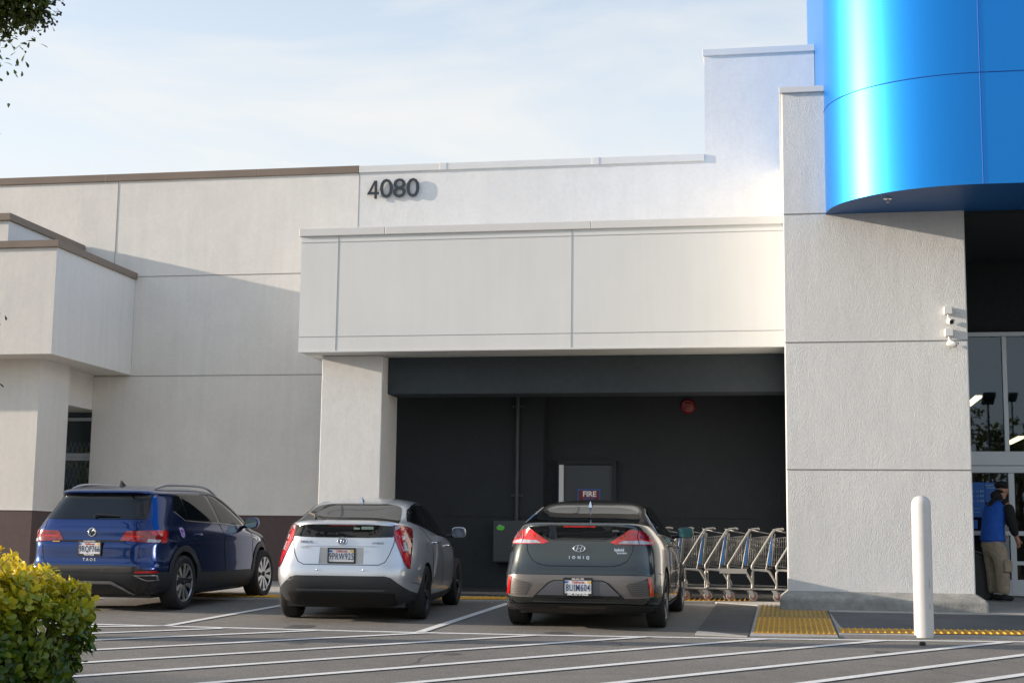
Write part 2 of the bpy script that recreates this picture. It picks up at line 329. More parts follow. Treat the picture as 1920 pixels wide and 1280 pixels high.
for i in range(-3, 8):
    x = -13.1+i*.09
    for k in range(8):
        za = 1.0+k*.28; lat.tube([(x, YW+.22, za), (x+.045, YW+.22, za+.14), (x, YW+.22, za+.28)], .006, 4, False); lat.tube([(x+.09, YW+.225, za), (x+.045, YW+.225, za+.14), (x+.09, YW+.225, za+.28)], .006, 4, False)
sub(lat, 'security_lattice', alu, wn)
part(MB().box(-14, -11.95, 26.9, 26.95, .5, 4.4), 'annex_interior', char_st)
# ---- canopy with metal panels
cz0, cz1 = 4.43, 6.28
ca = part(MB().box(-7.50, .035, 22.0, YW-.005, cz0, cz1), 'canopy', panel_w)
sub(MB().box(-7.535, -6.13, 21.965, YW-.008, 6.275, 6.40).box(-6.125, -2.86, 21.965, YW-.008, 6.275, 6.40).box(-2.855, .038, 21.965, YW-.008, 6.275, 6.40), 'canopy_coping', cope_w, ca, .008)
j = MB()
for z in (4.665, 6.175): j.box(-7.5, .036, 21.994, 22.01, z, z+.006)
for x in (-6.895, -3.165): j.box(x, x+.006, 21.995, 22.01, cz0, cz1)
sub(j, 'panel_joints', groove_w, ca)
sub(MB().box(-7.5, .036, 21.99, 22.03, cz0-.012, cz0+.012), 'drip_edge', cope_w, ca)
# ---- pillar, beam, recess
pl = part(MB().box(-7.26, -6.255, 22.5, 23.45, .62, 4.425), 'pillar', white_st, bevel=.012)
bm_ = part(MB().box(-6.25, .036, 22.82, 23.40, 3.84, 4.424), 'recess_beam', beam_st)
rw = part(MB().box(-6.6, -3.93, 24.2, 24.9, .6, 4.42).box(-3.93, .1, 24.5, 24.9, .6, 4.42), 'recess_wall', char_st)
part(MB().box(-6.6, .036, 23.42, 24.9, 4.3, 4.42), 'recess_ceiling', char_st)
sub(MB().box(-6.6, -3.92, 24.185, 24.21, 1.93, 1.955).box(-6.6, -3.92, 24.17, 24.21, .6, .86).box(-3.9, .1, 24.485, 24.51, 1.93, 1.955).box(-3.9, .1, 24.47, 24.51, .6, .86), 'wall_reveal', char_st, rw)
dr = part(MB().box(-3.62, -2.80, 24.44, 24.47, .72, 2.80), 'service_door', mat('slate door paint', (.040, .050, .058), .5), bevel=.004)
sub(MB().box(-3.72, -3.69, 24.40, 24.495, .72, 2.87).box(-2.80, -2.73, 24.40, 24.495, .72, 2.87).box(-3.72, -2.73, 24.402, 24.494, 2.81, 2.875), 'door_frame', char_st, dr)
sub(MB().box(-3.69, -3.615, 24.39, 24.49, .75, 2.80), 'weather_strip', mat('white strip', (.65, .67, .68), .4), dr)
sub(MB().tube([(-2.88, 24.42, 1.75), (-2.88, 24.38, 1.75), (-2.99, 24.38, 1.75)], .012), 'door_handle', alu, dr)
# ---- entrance pier
pr = part(MB().box(.038, 2.465, 20.4, YW+.3, .75, 7.805), 'entrance_pier', pier_st, bevel=.015)
sub(MB().box(.005, .64, 20.36, YW+.3, 7.795, 7.88), 'pier_coping', cope_w, pr, .006)
j = MB()
for z in (2.515, 4.255, 6.055): sub(MB().box(.04, 2.463, 20.392, 20.42, z, z+.010), 'pier_joint', groove, pr)
pp = MB()
pts = [(-.07, 20.2), (2.58, 20.2)]
x0, x1, y0, y1 = -.07, 2.60, 20.18, 21.6
pp.add([(x0, y0, .55), (x1, y0, .55), (x1, y1, .55), (x0, y1, .55), (x0, y0, .80), (x1, y0, .80), (x1, y1, .80), (x0, y1, .80), (x0+.12, y0+.21, .895), (x1-.13, y0+.21, .895), (x1-.13, y1, .895), (x0+.12, y1, .895)],
       [(0, 1, 5, 4), (1, 2, 6, 5), (2, 3, 7, 6), (3, 0, 4, 7), (4, 5, 9, 8), (5, 6, 10, 9), (6, 7, 11, 10), (7, 4, 8, 11), (8, 9, 10, 11)])
sub(pp, 'pier_plinth', concrete_d, pr, .03)
# ---- blue entrance tower: rounded left corner, flat front
XL, YF, RX, RY, ZB, ZT = .62, 18.9, 1.9, 1.5, 6.04, 15.0
def tower_outline():
    o = [(XL, 31.0)]
    for i in range(29):
        a = math.pi+math.pi/2*i/28; o.append((XL+RX+RX*math.cos(a), YF+RY+RY*math.sin(a)))
    return o+[(9, YF), (14, YF)]
ol = tower_outline()
tw = MB(); n_ = len(ol)
tw.add([(x, y, z) for z in (ZB, ZT) for x, y in ol], [(i, i+1, n_+i+1, n_+i) for i in range(n_-1)], True)
tw.add([(x, y, ZT) for x, y in ol]+[(14, 31, ZT)], [tuple(range(n_+1))])
T_ = part(tw, 'entrance_tower', blue_p)
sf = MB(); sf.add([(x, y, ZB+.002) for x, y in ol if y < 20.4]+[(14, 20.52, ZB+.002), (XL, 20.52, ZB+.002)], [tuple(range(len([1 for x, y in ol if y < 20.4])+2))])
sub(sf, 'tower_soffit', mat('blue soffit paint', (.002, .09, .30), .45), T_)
sm_ = MB()
sm_.tube([(x-.002 if y > 19 else x, y-.003, 7.50) for x, y in ol if y < 31], .006, 4, False)
sm_.tube([(x-.002 if y > 19 else x, y-.003, 10.2) for x, y in ol if y < 31], .006, 4, False)
sm_.tube([(2.53, YF-.003, ZB), (2.53, YF-.003, ZT)], .007, 4, False); sm_.tube([(5.3, YF-.003, ZB), (5.3, YF-.003, ZT)], .007, 4, False)
sub(sm_, 'tower_seams', mat('blue seam', (.001, .08, .40), .6), T_)
# sprinkler under the soffit
sp = empty('ceiling_sprinkler', (1.40, 19.55, ZB), label='small round sprinkler head under the blue tower soffit', cat='sprinkler')
MB().lathe([(0, 0), (.065, 0), (.06, -.012), (.03, -.018), (0, -.018)], 16).build('rosette', chrome, sp)
MB().lathe([(0, -.018), (.014, -.018), (.014, -.05), (.028, -.053), (0, -.056)], 12).build('sprinkler_head', chrome, sp)
# ---- storefront
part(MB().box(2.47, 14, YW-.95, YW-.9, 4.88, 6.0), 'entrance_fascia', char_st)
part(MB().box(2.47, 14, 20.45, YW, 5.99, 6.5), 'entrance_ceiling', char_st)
sfm = mat('storefront aluminium', (.42, .47, .52), .38, metal=.5)
sf_ = part(MB().box(2.47, 9, 23.96, 24.06, 4.81, 4.88).box(2.47, 9, 23.94, 24.06, 2.78, 3.0).box(2.47, 9, 23.92, 24.05, 2.665, 2.775).box(3.40, 3.47, 23.95, 24.06, 3.0, 4.81).box(3.43, 3.52, 23.94, 24.05, .79, 2.665)
     .box(5.6, 5.69, 23.94, 24.05, .79, 4.81).box(2.47, 9, 23.945, 24.04, 1.70, 1.77).box(2.47, 9, 23.945, 24.04, 1.25, 1.31).box(2.47, 9, 23.945, 24.04, .78, 1.03).box(2.47, 2.50, 23.9, 24.06, .78, 4.81), 'storefront', sfm, bevel=.004)
sub(MB().box(2.5, 3.40, 24.0, 24.006, 3.0, 4.81), 'upper_pane', pane_m, sf_); sub(MB().box(3.47, 5.6, 24.0, 24.006, 3.0, 4.81), 'upper_pane', pane_m, sf_)
sub(MB().box(2.5, 3.43, 24.0, 24.006, 1.03, 2.665), 'door_pane', pane_m, sf_); sub(MB().box(3.52, 5.6, 24.0, 24.006, 1.03, 2.665), 'door_pane', pane_m, sf_)
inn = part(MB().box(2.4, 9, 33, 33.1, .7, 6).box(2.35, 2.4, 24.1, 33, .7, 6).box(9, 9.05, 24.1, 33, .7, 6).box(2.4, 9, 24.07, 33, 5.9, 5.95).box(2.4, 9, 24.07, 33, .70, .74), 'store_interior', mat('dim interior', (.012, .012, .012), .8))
for (x, y, z) in ((3.69, 30.05, 4.39), (4.66, 31.5, 3.72)):
    c = empty('ceiling_light', (x, y, z), label={3.69: 'lit strip light seen through the window nearest the pier', 4.66: 'lit strip light low in the upper window right of the mullion'}[x], cat='ceiling light', group='strip lights inside the store')
    MB().box(-.06, .06, -.9, .9, -.02, .02).build('diffuser', mat('lit tube', (1, .8, .5), emit=((1, .74, .42), 3.2)), c)
    MB().box(-.07, .07, -.92, .92, .02, .05).build('housing', alu, c)
# door posters
def poster(name, label, x0, x1, z0, z1, lines, y=23.985):
    p = empty(name, (x0, y, z0), label=label, cat='poster', group='blue posters on the entrance glass')
    W, H = x1-x0, z1-z0
    MB().box(0, W, 0, .004, 0, H).build('sheet', mat('blue poster', (.004, .10, .42), .5), p)
    for (s, sz, tx, tz) in lines: text('lettering', s, sz, mat('pale blue lettering', (.35, .6, .75), .6), p, Matrix.Translation((tx*W, -.003, tz*H)) @ FACE, .0005)
    return p
poster('poster', 'taller blue opening hours poster on the glass beside the pier', 2.72, 3.08, 1.98, 2.52, [('6 AM - 11 PM', .045, .6, .74), ('6 AM - 11 PM', .045, .6, .60), ('6 AM - 11 PM', .045, .6, .46), ('HOURS', .03, .3, .9), ('store hours may vary', .025, .5, .25), ('see store for details', .025, .5, .15)])
poster('poster', 'smaller blue poster with lettering at its top left, left of the worker\'s cap', 3.085, 3.34, 2.21, 2.52, [('PHARMACY', .035, .4, .85), ('HOURS', .035, .35, .72), ('open daily', .02, .45, .5)])
poster('poster', 'small dim blue notice low on the glass beside the worker\'s back', 2.72, 2.96, 1.80, 1.94, [('NOTICE', .035, .5, .6)])
bn = empty('bin_cabinet', (2.88, 23.45, S(23.45)), label='dark grey cabinet with sloping top between the pier and the bending worker', cat='bin')
MB().prism([(-.45, 0), (.17, 0), (.17, .62), (-.45, .80)], 'y', -.35, .35).build('cabinet', mat('dark cabinet', (.02, .026, .032), .5), bn, .01)
MB().prism([(-.46, .80), (.185, .62), (.185, .645), (-.46, .825)], 'y', -.37, .37).build('lid', mat('cabinet lid', (.10, .13, .16), .35), bn, .005)
# ================================================================== CARS
DZ = -.035
def spow(a, p): return math.copysign(abs(a)**p, a)
class Car:
    def __init__(s, name, label, group, X, Y, head, rows, paint, arch, rn=1.0):
        s.root = empty(name, (X, Y, G(Y)), label=label, cat='car', group=group)
        s.root.rotation_euler = (math.atan(.027), 0, -head)
        s.rows = rows; s.paint = paint
        NP = 56; loops = []
        for (zr, zf, yr, yf, wd, nr, nf, tp) in rows:
            nr *= rn
            lp = []; yc = (yr+yf)/2; hl = (yf-yr)/2
            D_ = []; nd = 400
            for k in range(nd+1):
                th = -math.pi/2+math.pi*k/nd; n = nr if th < 0 else nf
                D_.append((wd*abs(math.cos(th))**(2/n), yc+hl*spow(math.sin(th), 2/n)))
            cum = [0]
            for a, b in zip(D_[:-1], D_[1:]): cum.append(cum[-1]+math.hypot(b[0]-a[0], b[1]-a[1]))
            wt = [.62*c/cum[-1]+.38*k/nd for k, c in enumerate(cum)]; i_ = 0
            for k in range(NP+1):
                t_ = k/NP
                while i_ < nd-1 and wt[i_+1] < t_: i_ += 1
                fr_ = min(1, max(0, (t_-wt[i_])/(wt[i_+1]-wt[i_]))); x = D_[i_][0]+(D_[i_+1][0]-D_[i_][0])*fr_; y = D_[i_][1]+(D_[i_+1][1]-D_[i_][1])*fr_
                if k in (0, NP): x = 0
                q = (y-yr)/(yf-yr); x *= 1-tp*(1-min(1, q*2.2))**2
                q = min(1, max(0, q)); lp.append((x, y, zr+(zf-zr)*q))
            loops.append(lp+[(-x, y, z) for x, y, z in lp[-2:0:-1]])
        n = len(loops[0]); vs = [p for l in loops for p in l]; fs = []
        for i in range(len(loops)-1):
            for k in range(n): fs.append((i*n+k, i*n+(k+1) % n, (i+1)*n+(k+1) % n, (i+1)*n+k))
        def cap(i, dz):
            l = loops[i]; b = len(vs); cur = list(range(i*n, i*n+n))
            for sc, dd in ((.6, .6), (.25, .95)):
                cy = sum(p[1] for p in l)/n; nb = len(vs)
                for p in l: vs.append((p[0]*sc, cy+(p[1]-cy)*sc, p[2]+dz*dd))
                for k in range(n): fs.append((cur[k], cur[(k+1) % n], nb+(k+1) % n, nb+k) if dz >= 0 else (cur[k], nb+k, nb+(k+1) % n, cur[(k+1) % n]))
                cur = list(range(nb, nb+n))
            vs.append((0, cy, l[0][2]+dz)); c = len(vs)-1
            for k in range(n): fs.append((cur[k], cur[(k+1) % n], c) if dz >= 0 else (cur[(k+1) % n], cur[k], c))
        cap(len(loops)-1, .012); cap(0, -.0)
        me = bpy.data.meshes.new('body'); me.from_pydata(vs, [], fs)
        bm = bmesh.new(); bm.from_mesh(me); bmesh.ops.remove_doubles(bm, verts=bm.verts, dist=1e-5); bmesh.ops.recalc_face_normals(bm, faces=bm.faces); bm.to_mesh(me); bm.free()
        me.materials.append(paint); o = bpy.data.objects.new('body', me); col.objects.link(o)
        sb = o.modifiers.new('s', 'SUBSURF'); sb.levels = 1; sb.render_levels = 1
        dg = bpy.context.evaluated_depsgraph_get(); m2 = bpy.data.meshes.new_from_object(o.evaluated_get(dg)); o.modifiers.clear(); o.data = m2; m2.name = 'body'
        s.body = o; s.bvh = BVHTree.FromPolygons([v.co for v in m2.vertices], [tuple(p.vertices) for p in m2.polygons])
        s.arch = arch
    def cut(s, mbs):
        """mbs: list of closed MB cutters; their faces keep the given material"""
        o = s.body; cs = []
        for mb, mt in mbs:
            c = mb.build('cut', mt); cs.append(c); b = o.modifiers.new('b', 'BOOLEAN'); b.object = c; b.operation = 'DIFFERENCE'; b.solver = 'EXACT'
            if mt.name not in [q.name for q in o.data.materials]: o.data.materials.append(mt)
            b.material_mode = 'TRANSFER'
        dg = bpy.context.evaluated_depsgraph_get(); m2 = bpy.data.meshes.new_from_object(o.evaluated_get(dg)); o.modifiers.clear(); o.data = m2
        for c in cs: bpy.data.objects.remove(c)
    def finish_body(s):
        m2 = s.body.data; m2.name = 'body'; m2.transform(Matrix.Translation((0, 0, DZ)))
        for p in m2.polygons: p.use_smooth = True
        m2.set_sharp_from_angle(angle=R(38)); s.body.parent = s.root; s.body.name = 'body'
    def hit(s, u_, z, phi, fb=True):
        v = Vector((math.sin(phi), -math.cos(phi), 0)); ua = Vector((math.cos(phi), math.sin(phi), 0))
        loc, nor, i, d = s.bvh.ray_cast(ua*u_+v*6+Vector((0, 0, z)), -v)
        if loc is None and fb:
            loc, nor, i, d = s.bvh.find_nearest(ua*u_+Vector((0, 0, z))+v*(.9 if abs(phi) > .6 else 0))
        if nor is not None and nor.dot(v) < 0: nor = -nor
        return loc, nor
    def patch(s, name, m, pts, phi=0, off=.004, rnd=0, step=.05, parent=None, mirror=False, thick=0, top=False):
        phi = R(phi)
        for _ in range(rnd):
            q = []
            for i in range(len(pts)):
                a, b = pts[i], pts[(i+1) % len(pts)]; q += [(a[0]*.8+b[0]*.2, a[1]*.8+b[1]*.2), (a[0]*.2+b[0]*.8, a[1]*.2+b[1]*.8)]
            pts = q
        bm = bmesh.new(); vs = [bm.verts.new((p[0], 0, p[1])) for p in pts]; bm.faces.new(vs); bmesh.ops.triangulate(bm, faces=bm.faces)
        for ax, lo, hi in ((0, min(p[0] for p in pts), max(p[0] for p in pts)), (2, min(p[1] for p in pts), max(p[1] for p in pts))):
            k = lo+step
            while k < hi:
                co = [0, 0, 0]; co[ax] = k; no = [0, 0, 0]; no[ax] = 1
                bmesh.ops.bisect_plane(bm, geom=bm.verts[:]+bm.edges[:]+bm.faces[:], plane_co=co, plane_no=no); k += step
        bmesh.ops.triangulate(bm, faces=[f_ for f_ in bm.faces if len(f_.verts) > 4])
        for v in bm.verts:
            if top:
                loc, nor, i, d = s.bvh.ray_cast(Vector((v.co.x, v.co.z, 5)), Vector((0, 0, -1)))
                if nor is not None and nor.z < 0: nor = -nor
            else: loc, nor = s.hit(v.co.x, v.co.z, phi)
            if loc is None: loc, nor = v.co.copy(), Vector((0, 0, 0))
            v.co = loc+nor*off+Vector((0, 0, DZ))
        if not top:
            va = Vector((math.sin(phi), -math.cos(phi), 0)); bm.normal_update()
            if sum(f_.normal.dot(va)*f_.calc_area() for f_ in bm.faces) < 0: bmesh.ops.reverse_faces(bm, faces=bm.faces)
        me = bpy.data.meshes.new(name); bm.to_mesh(me); bm.free()
        for p in me.polygons: p.use_smooth = True
        me.materials.append(m); out = []
        for k in ((1, -1) if mirror else (1,)):
            mm = me if k == 1 else me.copy()
            if k == -1: mm.transform(Matrix.Diagonal((-1, 1, 1, 1))); mm.flip_normals()
            o = bpy.data.objects.new(name, mm); col.objects.link(o); o.parent = parent or s.root; out.append(o)
        return out[0] if len(out) == 1 else out
    def line(s, name, m, pts, phi=0, rad=.0035, parent=None, mirror=False, off=.001, closed=False, sub_=.04):
        phi = R(phi); q = []
        if closed: pts = list(pts)+[pts[0]]
        for a, b in zip(pts[:-1], pts[1:]):
            k = max(1, int(math.hypot(b[0]-a[0], b[1]-a[1])/sub_))
            q += [(a[0]+(b[0]-a[0])*i/k, a[1]+(b[1]-a[1])*i/k) for i in range(k)]
        q.append(pts[-1]); P = []
        for a in q:
            l_, n_ = s.hit(a[0], a[1], phi); P.append(l_+n_*off+Vector((0, 0, DZ)))
        r_ = None
        for k in ((1, -1) if mirror else (1,)):
            o = MB().tube([(p.x*k, p.y, p.z) for p in P], rad, 5).build(name, m, parent or s.root)
            r_ = r_ or o
        return r_
    def at(s, x, z, phi=0, off=.004):
        l_, n_ = s.hit(x, z, R(phi)); return l_+n_*off+Vector((0, 0, DZ)), n_
    def frame(s, x, z, phi=0, off=.006, tilt=True):
        """matrix placing text/emblems on the body, facing outward"""
        l_, n_ = s.at(x, z, phi, off)
        if not tilt: n_ = Vector((math.sin(R(phi)), -math.cos(R(phi)), 0))
        zx = n_.normalized(); xx = Vector((0, 0, 1)).cross(zx).normalized(); yy = zx.cross(xx)
        m_ = Matrix((xx, yy, zx)).transposed().to_4x4(); m_.translation = l_; return m_
def make_wheel(car, x, y, rad, wd, style, side):
    Mx = Matrix.Translation((x, y, rad)) @ Matrix.Rotation(R(90)*side, 4, 'Y')        # local +z points outwards
    rr = rad*.70
    wheel = MB()
    wheel.lathe([(rr, -wd*.45), (rr*.97, -wd*.3), (rr*.94, -.03), (rr*.97, -.012), (rr*1.0, -.004), (rr*1.02, -.006)], 40, Mx)
    wheel.lathe([(0, -.09), (rr*.95, -.09)], 40, Mx)
    w_ = wheel.build('wheel', dalloy, car.root)
    t = MB(); t.lathe([(rr*1.0, -wd+.01), (rr*1.02, -.012), (rr*1.05, -.002), (rad*.90, .004), (rad*.965, -.006), (rad, -.03), (rad, -wd*.5), (rad, -wd+.03), (rad*.96, -wd+.006), (rr*1.05, -wd)], 44, Mx)
    t.build('tyre', rubber, w_)
    sp = MB()
    def spoke(a, w0, w1, r0, r1, h0, h1, tw=0):
        vs = []
        for (q, ww, h) in ((r0, w0, h0), (r1, w1, h1)):
            for s1 in (-1, 1):
                for dz in (0, -.016):
                    p = Vector((q, s1*ww, h+dz)); p.rotate(Matrix.Rotation(a+tw*(q/rr), 3, 'Z')); vs.append(Mx @ p)
        sp.add(vs, [(0, 2, 6, 4), (1, 5, 7, 3), (0, 4, 5, 1), (2, 3, 7, 6), (0, 1, 3, 2), (4, 6, 7, 5)])
    if style == 'pairs':
        for k in range(5):
            for s1 in (-.27, .27): spoke(2*math.pi*k/5+s1+.3, .016, .034, .035, rr*.97, -.022, -.006, .0)
        sm2 = alur
    elif style == 'multi':
        for k in range(5):
            for s1 in (-.12, .12): spoke(2*math.pi*k/5+s1, .012, .016, .03, rr*.97, -.03, -.01, .12)
        sm2 = dalloy
    else:
        for k in range(5): spoke(2*math.pi*k/5+.2, .030, .045, .03, rr*.97, -.03, -.008, .25); spoke(2*math.pi*k/5+.75, .008, .016, .06, rr*.97, -.03, -.010, -.2)
        sm2 = mat('gunmetal alloy', (.22, .22, .22), .3, metal=.85)
    sp.build('spokes', sm2, w_)
    if style != 'multi':
        MB().lathe([(rr*.955, -.012), (rr*.985, -.001), (rr*1.01, -.002)], 44, Mx).build('rim_ring', sm2, w_)
    MB().lathe([(0, -.004), (.028, -.006), (.034, -.03)], 16, Mx).build('hub_cap', blackp if style == 'pairs' else sm2, w_)
    return w_
def arch_cutters(yr_, yf_, rad, z):
    o = []
    for y in (yr_, yf_):
        for s1 in (-1, 1):
            M_ = Matrix.Translation((0, y, z-DZ)) @ Matrix.Rotation(R(90)*s1, 4, 'Y')
            c = MB(); c.lathe([(0, .58), (rad, .58), (rad, 1.3), (0, 1.3)], 36, M_, smooth=False); o.append((c, blackp))
    return o
def plate(car, x, z, phi, number, wtop=None, wbot=None, frame_m=None, y=None, tab=True):
    M_ = car.frame(x, z, phi, .018, False)
    if y is not None: M_.translation.y = y
    def place(mb, name, m, par): 
        mb.v = [tuple(M_ @ Vector(p)) for p in mb.v]; return mb.build(name, m, par)
    W, H = .305/2, .152/2
    p_ = place(MB().box(-W, W, -H, H, -.004, .002), 'license_plate', platew, car.root)
    fm = frame_m or blackp
    place(MB().box(-W-.008, W+.008, H-.004, H+.012+(.012 if wtop else 0), -.008, .006).box(-W-.008, W+.008, -H-.012-(.010 if wbot else 0), -H+.006, -.008, .006).box(-W-.010, -W+.006, -H, H, -.008, .006).box(W-.006, W+.010, -H, H, -.008, .006).box(-W, W, -H, H, -.02, -.005), 'plate_frame', fm, p_)
    def tx(nm, s, sz, xx, yy, m, off=0, sx=1): text(nm, s, sz, m, p_, M_ @ Matrix.Translation((xx, yy, .0035 if abs(yy) < H-.012 else .0075)), .001, off, sx=sx)
    tx('plate_number', number, .108, 0, -.012, plateb, .0004, .60)
    tx('plate_state', 'California', .034, 0, .050, redt, .0006)
    if wtop: tx('frame_lettering', wtop, .024, 0, H+.009, whitet, .0006)
    if wbot: tx('frame_lettering', wbot, .030, 0, -H-.005, whitet, .0012, .95)
    for sx_, mm in ((-.128, mat('plate blue sticker', (.05, .15, .5), .5)), (.124, yel)):
        place(MB().box(sx_-.02, sx_+.02, .040, .062, .0022, .0036), 'registration_sticker', mm, p_)
    return p_
def mirror_pair(car, x, y, z, shell, gm, hgt=.13, wdt=.19):
    for s1 in (1, -1):
        mb = MB(); prof = []
        vs = []; n = 20
        for (yy, sc) in ((-.055, .96), (-.03, 1.0), (.03, .98), (.075, .80), (.10, .45)):
            for k in range(n):
                a = 2*math.pi*k/n; vs.append((s1*(x+wdt/2*sc*spow(math.cos(a), .62)), y+yy, z+hgt/2*sc*spow(math.sin(a), .62)))
        fs = [(i*n+k, i*n+(k+1) % n, (i+1)*n+(k+1) % n, (i+1)*n+k) for i in range(4) for k in range(n)]+[tuple(range(n))[::-1], tuple(range(4*n, 5*n))]
        mb.add(vs, fs, True); h = mb.build('wing_mirror', shell, car.root)
        MB().add([(s1*(x+wdt/2*.88*spow(math.cos(2*math.pi*k/n), .62)), y-.057, z+hgt/2*.86*spow(math.sin(2*math.pi*k/n), .62)) for k in range(n)], [tuple(range(n))]).build('mirror_glass', gm, h)
        MB().tube([(s1*(x-wdt/2-.08), y+.05, z-hgt*.42), (s1*(x-wdt/2+.03), y+.03, z-hgt*.30)], .024, 8).build('mirror_arm', blackp, h)
def fin(car, y, m, hgt=.065):
    loc, n_, i, d = car.bvh.ray_cast(Vector((0, y, 5)), Vector((0, 0, -1))); z = loc.z+DZ
    MB().add([(-.022, y-.06, z-.01), (.022, y-.06, z-.01), (.03, y+.07, z-.01), (-.03, y+.07, z-.01), (-.004, y-.045, z+hgt), (.004, y-.045, z+hgt), (0, y+.075, z+.005)],
             [(0, 1, 5, 4), (1, 2, 5), (2, 6, 5), (0, 4, 3), (3, 4, 6), (4, 5, 6), (2, 3, 6), (0, 3, 2, 1)]).build('roof_antenna', m, car.root)
def handle(car, y, z, m, wd=.17):
    for s1 in (1, -1):
        l_, n_ = car.hit(y, z, R(90)); x = l_.x
        MB().tube([(s1*(x-.01), y-wd/2, z+DZ), (s1*(x+.035), y-wd/2+.03, z+DZ), (s1*(x+.037), y+wd/2-.03, z+DZ), (s1*(x-.01), y+wd/2, z+DZ)], [.012, .013, .013, .012], 8).build('door_handle', m, car.root)
# ---------------- blue SUV
TA = [(.20, .20, .60, 3.90, .72, 4, 3, .05), (.225, .22, .28, 4.25, .84, 4, 3, .04), (.34, .32, .09, 4.38, .90, 4.6, 3, .03), (.46, .44, .02, 4.44, .915, 5, 3.2, .02), (.57, .55, .0, 4.46, .92, 5, 3.2, .02),
      (.608, .60, .005, 4.46, .918, 5, 3.2, .02), (.62, .615, .05, 4.46, .915, 5, 3.2, .02), (.72, .70, .062, 4.45, .905, 5, 3.2, .02), (.84, .80, .062, 4.42, .902, 5, 3.2, .02), (.895, .86, .075, 4.38, .91, 5, 3.2, .02),
      (.92, .88, .10, 4.36, .914, 5, 3.2, .02), (1.0, .92, .105, 4.30, .912, 5, 3.2, .02), (1.06, .97, .11, 4.15, .895, 5, 3, .03), (1.09, 1.01, .125, 3.78, .878, 5, 3.6, .04), (1.14, 1.04, .135, 3.60, .862, 4.6, 4.4, .05), (1.19, 1.10, .16, 3.45, .845, 4.4, 5, .06),
      (1.30, 1.23, .24, 3.20, .805, 4.2, 5, .08), (1.40, 1.355, .31, 2.94, .760, 4, 5, .09), (1.47, 1.455, .36, 2.70, .718, 4, 5, .09), (1.495, 1.485, .345, 2.62, .702, 4, 5, .08), (1.512, 1.505, .29, 2.54, .690, 4, 5, .07), (1.535, 1.53, .285, 2.46, .665, 4, 5, .07),
      (1.56, 1.56, .36, 2.36, .62, 3.8, 4.5, .06), (1.59, 1.59, .52, 2.18, .54, 3.5, 4, .04), (1.612, 1.612, .75, 1.92, .38, 3, 3.5, .02)]
PR = [(.17, .17, .65, 3.95, .70, 4, 3, .05), (.20, .19, .36, 4.2, .79, 4, 3, .04), (.30, .28, .13, 4.38, .845, 4.2, 3, .04), (.39, .37, .04, 4.48, .865, 4.2, 3, .04), (.50, .47, .0, 4.53, .876, 4.4, 3, .03), (.57, .54, .0, 4.54, .88, 4.6, 3, .03),
      (.66, .61, .012, 4.52, .88, 4.6, 3, .03), (.71, .66, .035, 4.49, .88, 4.4, 3, .04), (.80, .73, .055, 4.44, .878, 4.2, 3, .05), (.92, .81, .085, 4.32, .872, 4, 3, .08), (1.01, .87, .105, 4.05, .86, 3.8, 3, .11), (1.08, .92, .11, 3.75, .84, 3.6, 3.4, .13), (1.14, .965, .105, 3.58, .81, 3.5, 4, .14),
      (1.17, 1.0, .095, 3.50, .785, 3.4, 4.4, .14), (1.187, 1.03, .10, 3.42, .77, 3.4, 4.5, .14), (1.195, 1.06, .18, 3.36, .755, 3.4, 4.5, .13), (1.23, 1.13, .38, 3.18, .725, 3.3, 4.5, .09), (1.28, 1.215, .58, 2.97, .692, 3.2, 4.5, .06), (1.33, 1.295, .78, 2.75, .657, 3.1, 4.5, .04), (1.38, 1.37, .98, 2.52, .615, 3, 4.2, .02),
      (1.42, 1.42, 1.16, 2.34, .565, 3, 4, .02), (1.45, 1.45, 1.36, 2.15, .47, 3, 3.5, 0), (1.468, 1.468, 1.52, 1.98, .30, 3, 3, 0)]
IO = [(.17, .17, .60, 3.9, .72, 4, 3, .05), (.20, .19, .33, 4.15, .82, 4, 3, .04), (.27, .26, .13, 4.30, .875, 4.2, 3, .03), (.335, .32, .035, 4.42, .895, 4.4, 3, .03), (.40, .38, .0, 4.46, .905, 4.6, 3, .03), (.50, .48, -.005, 4.47, .91, 4.6, 3, .03), (.63, .60, .0, 4.46, .91, 4.6, 3, .03),
      (.66, .63, .02, 4.45, .907, 4.6, 3, .03), (.74, .70, .055, 4.42, .905, 4.4, 3, .04), (.84, .78, .075, 4.35, .905, 4.2, 3, .05), (.93, .84, .09, 4.22, .90, 4, 3, .06), (1.0, .89, .105, 3.98, .885, 3.8, 3, .07), (1.06, .94, .11, 3.72, .862, 3.6, 3.4, .09), (1.13, .99, .10, 3.55, .826, 3.5, 4, .11), (1.175, 1.03, .085, 3.46, .796, 3.4, 4.4, .12),
      (1.198, 1.065, .09, 3.40, .776, 3.4, 4.5, .12), (1.208, 1.10, .19, 3.32, .760, 3.4, 4.5, .11), (1.235, 1.16, .40, 3.15, .730, 3.3, 4.5, .07), (1.275, 1.235, .60, 2.96, .697, 3.2, 4.5, .05), (1.315, 1.30, .80, 2.76, .66, 3.1, 4.5, .03), (1.365, 1.365, .98, 2.54, .618, 3, 4.2, .02), (1.41, 1.41, 1.14, 2.34, .57, 3, 4, .02), (1.44, 1.44, 1.34, 2.12, .47, 3, 3.5, 0), (1.458, 1.458, 1.5, 1.95, .30, 3, 3, 0)]
G_CARS = 'cars parked facing the store'
suv = Car('parked_suv', 'deep blue SUV with silver roof rails parked behind the hedge, leftmost of the cars', G_CARS, -8.56, 17.32, R(2.4), TA, taos_p, .40, 2.1)
suv.cut(arch_cutters(.87, 3.55, .395, .345)); suv.finish_body()
hyb = Car('parked_car', 'silver hatchback with tall zigzag tail lamps parked between the blue SUV and the graphite car', G_CARS, -5.02, 16.46, R(-4.5), PR, prius_p, .36, 1.55)
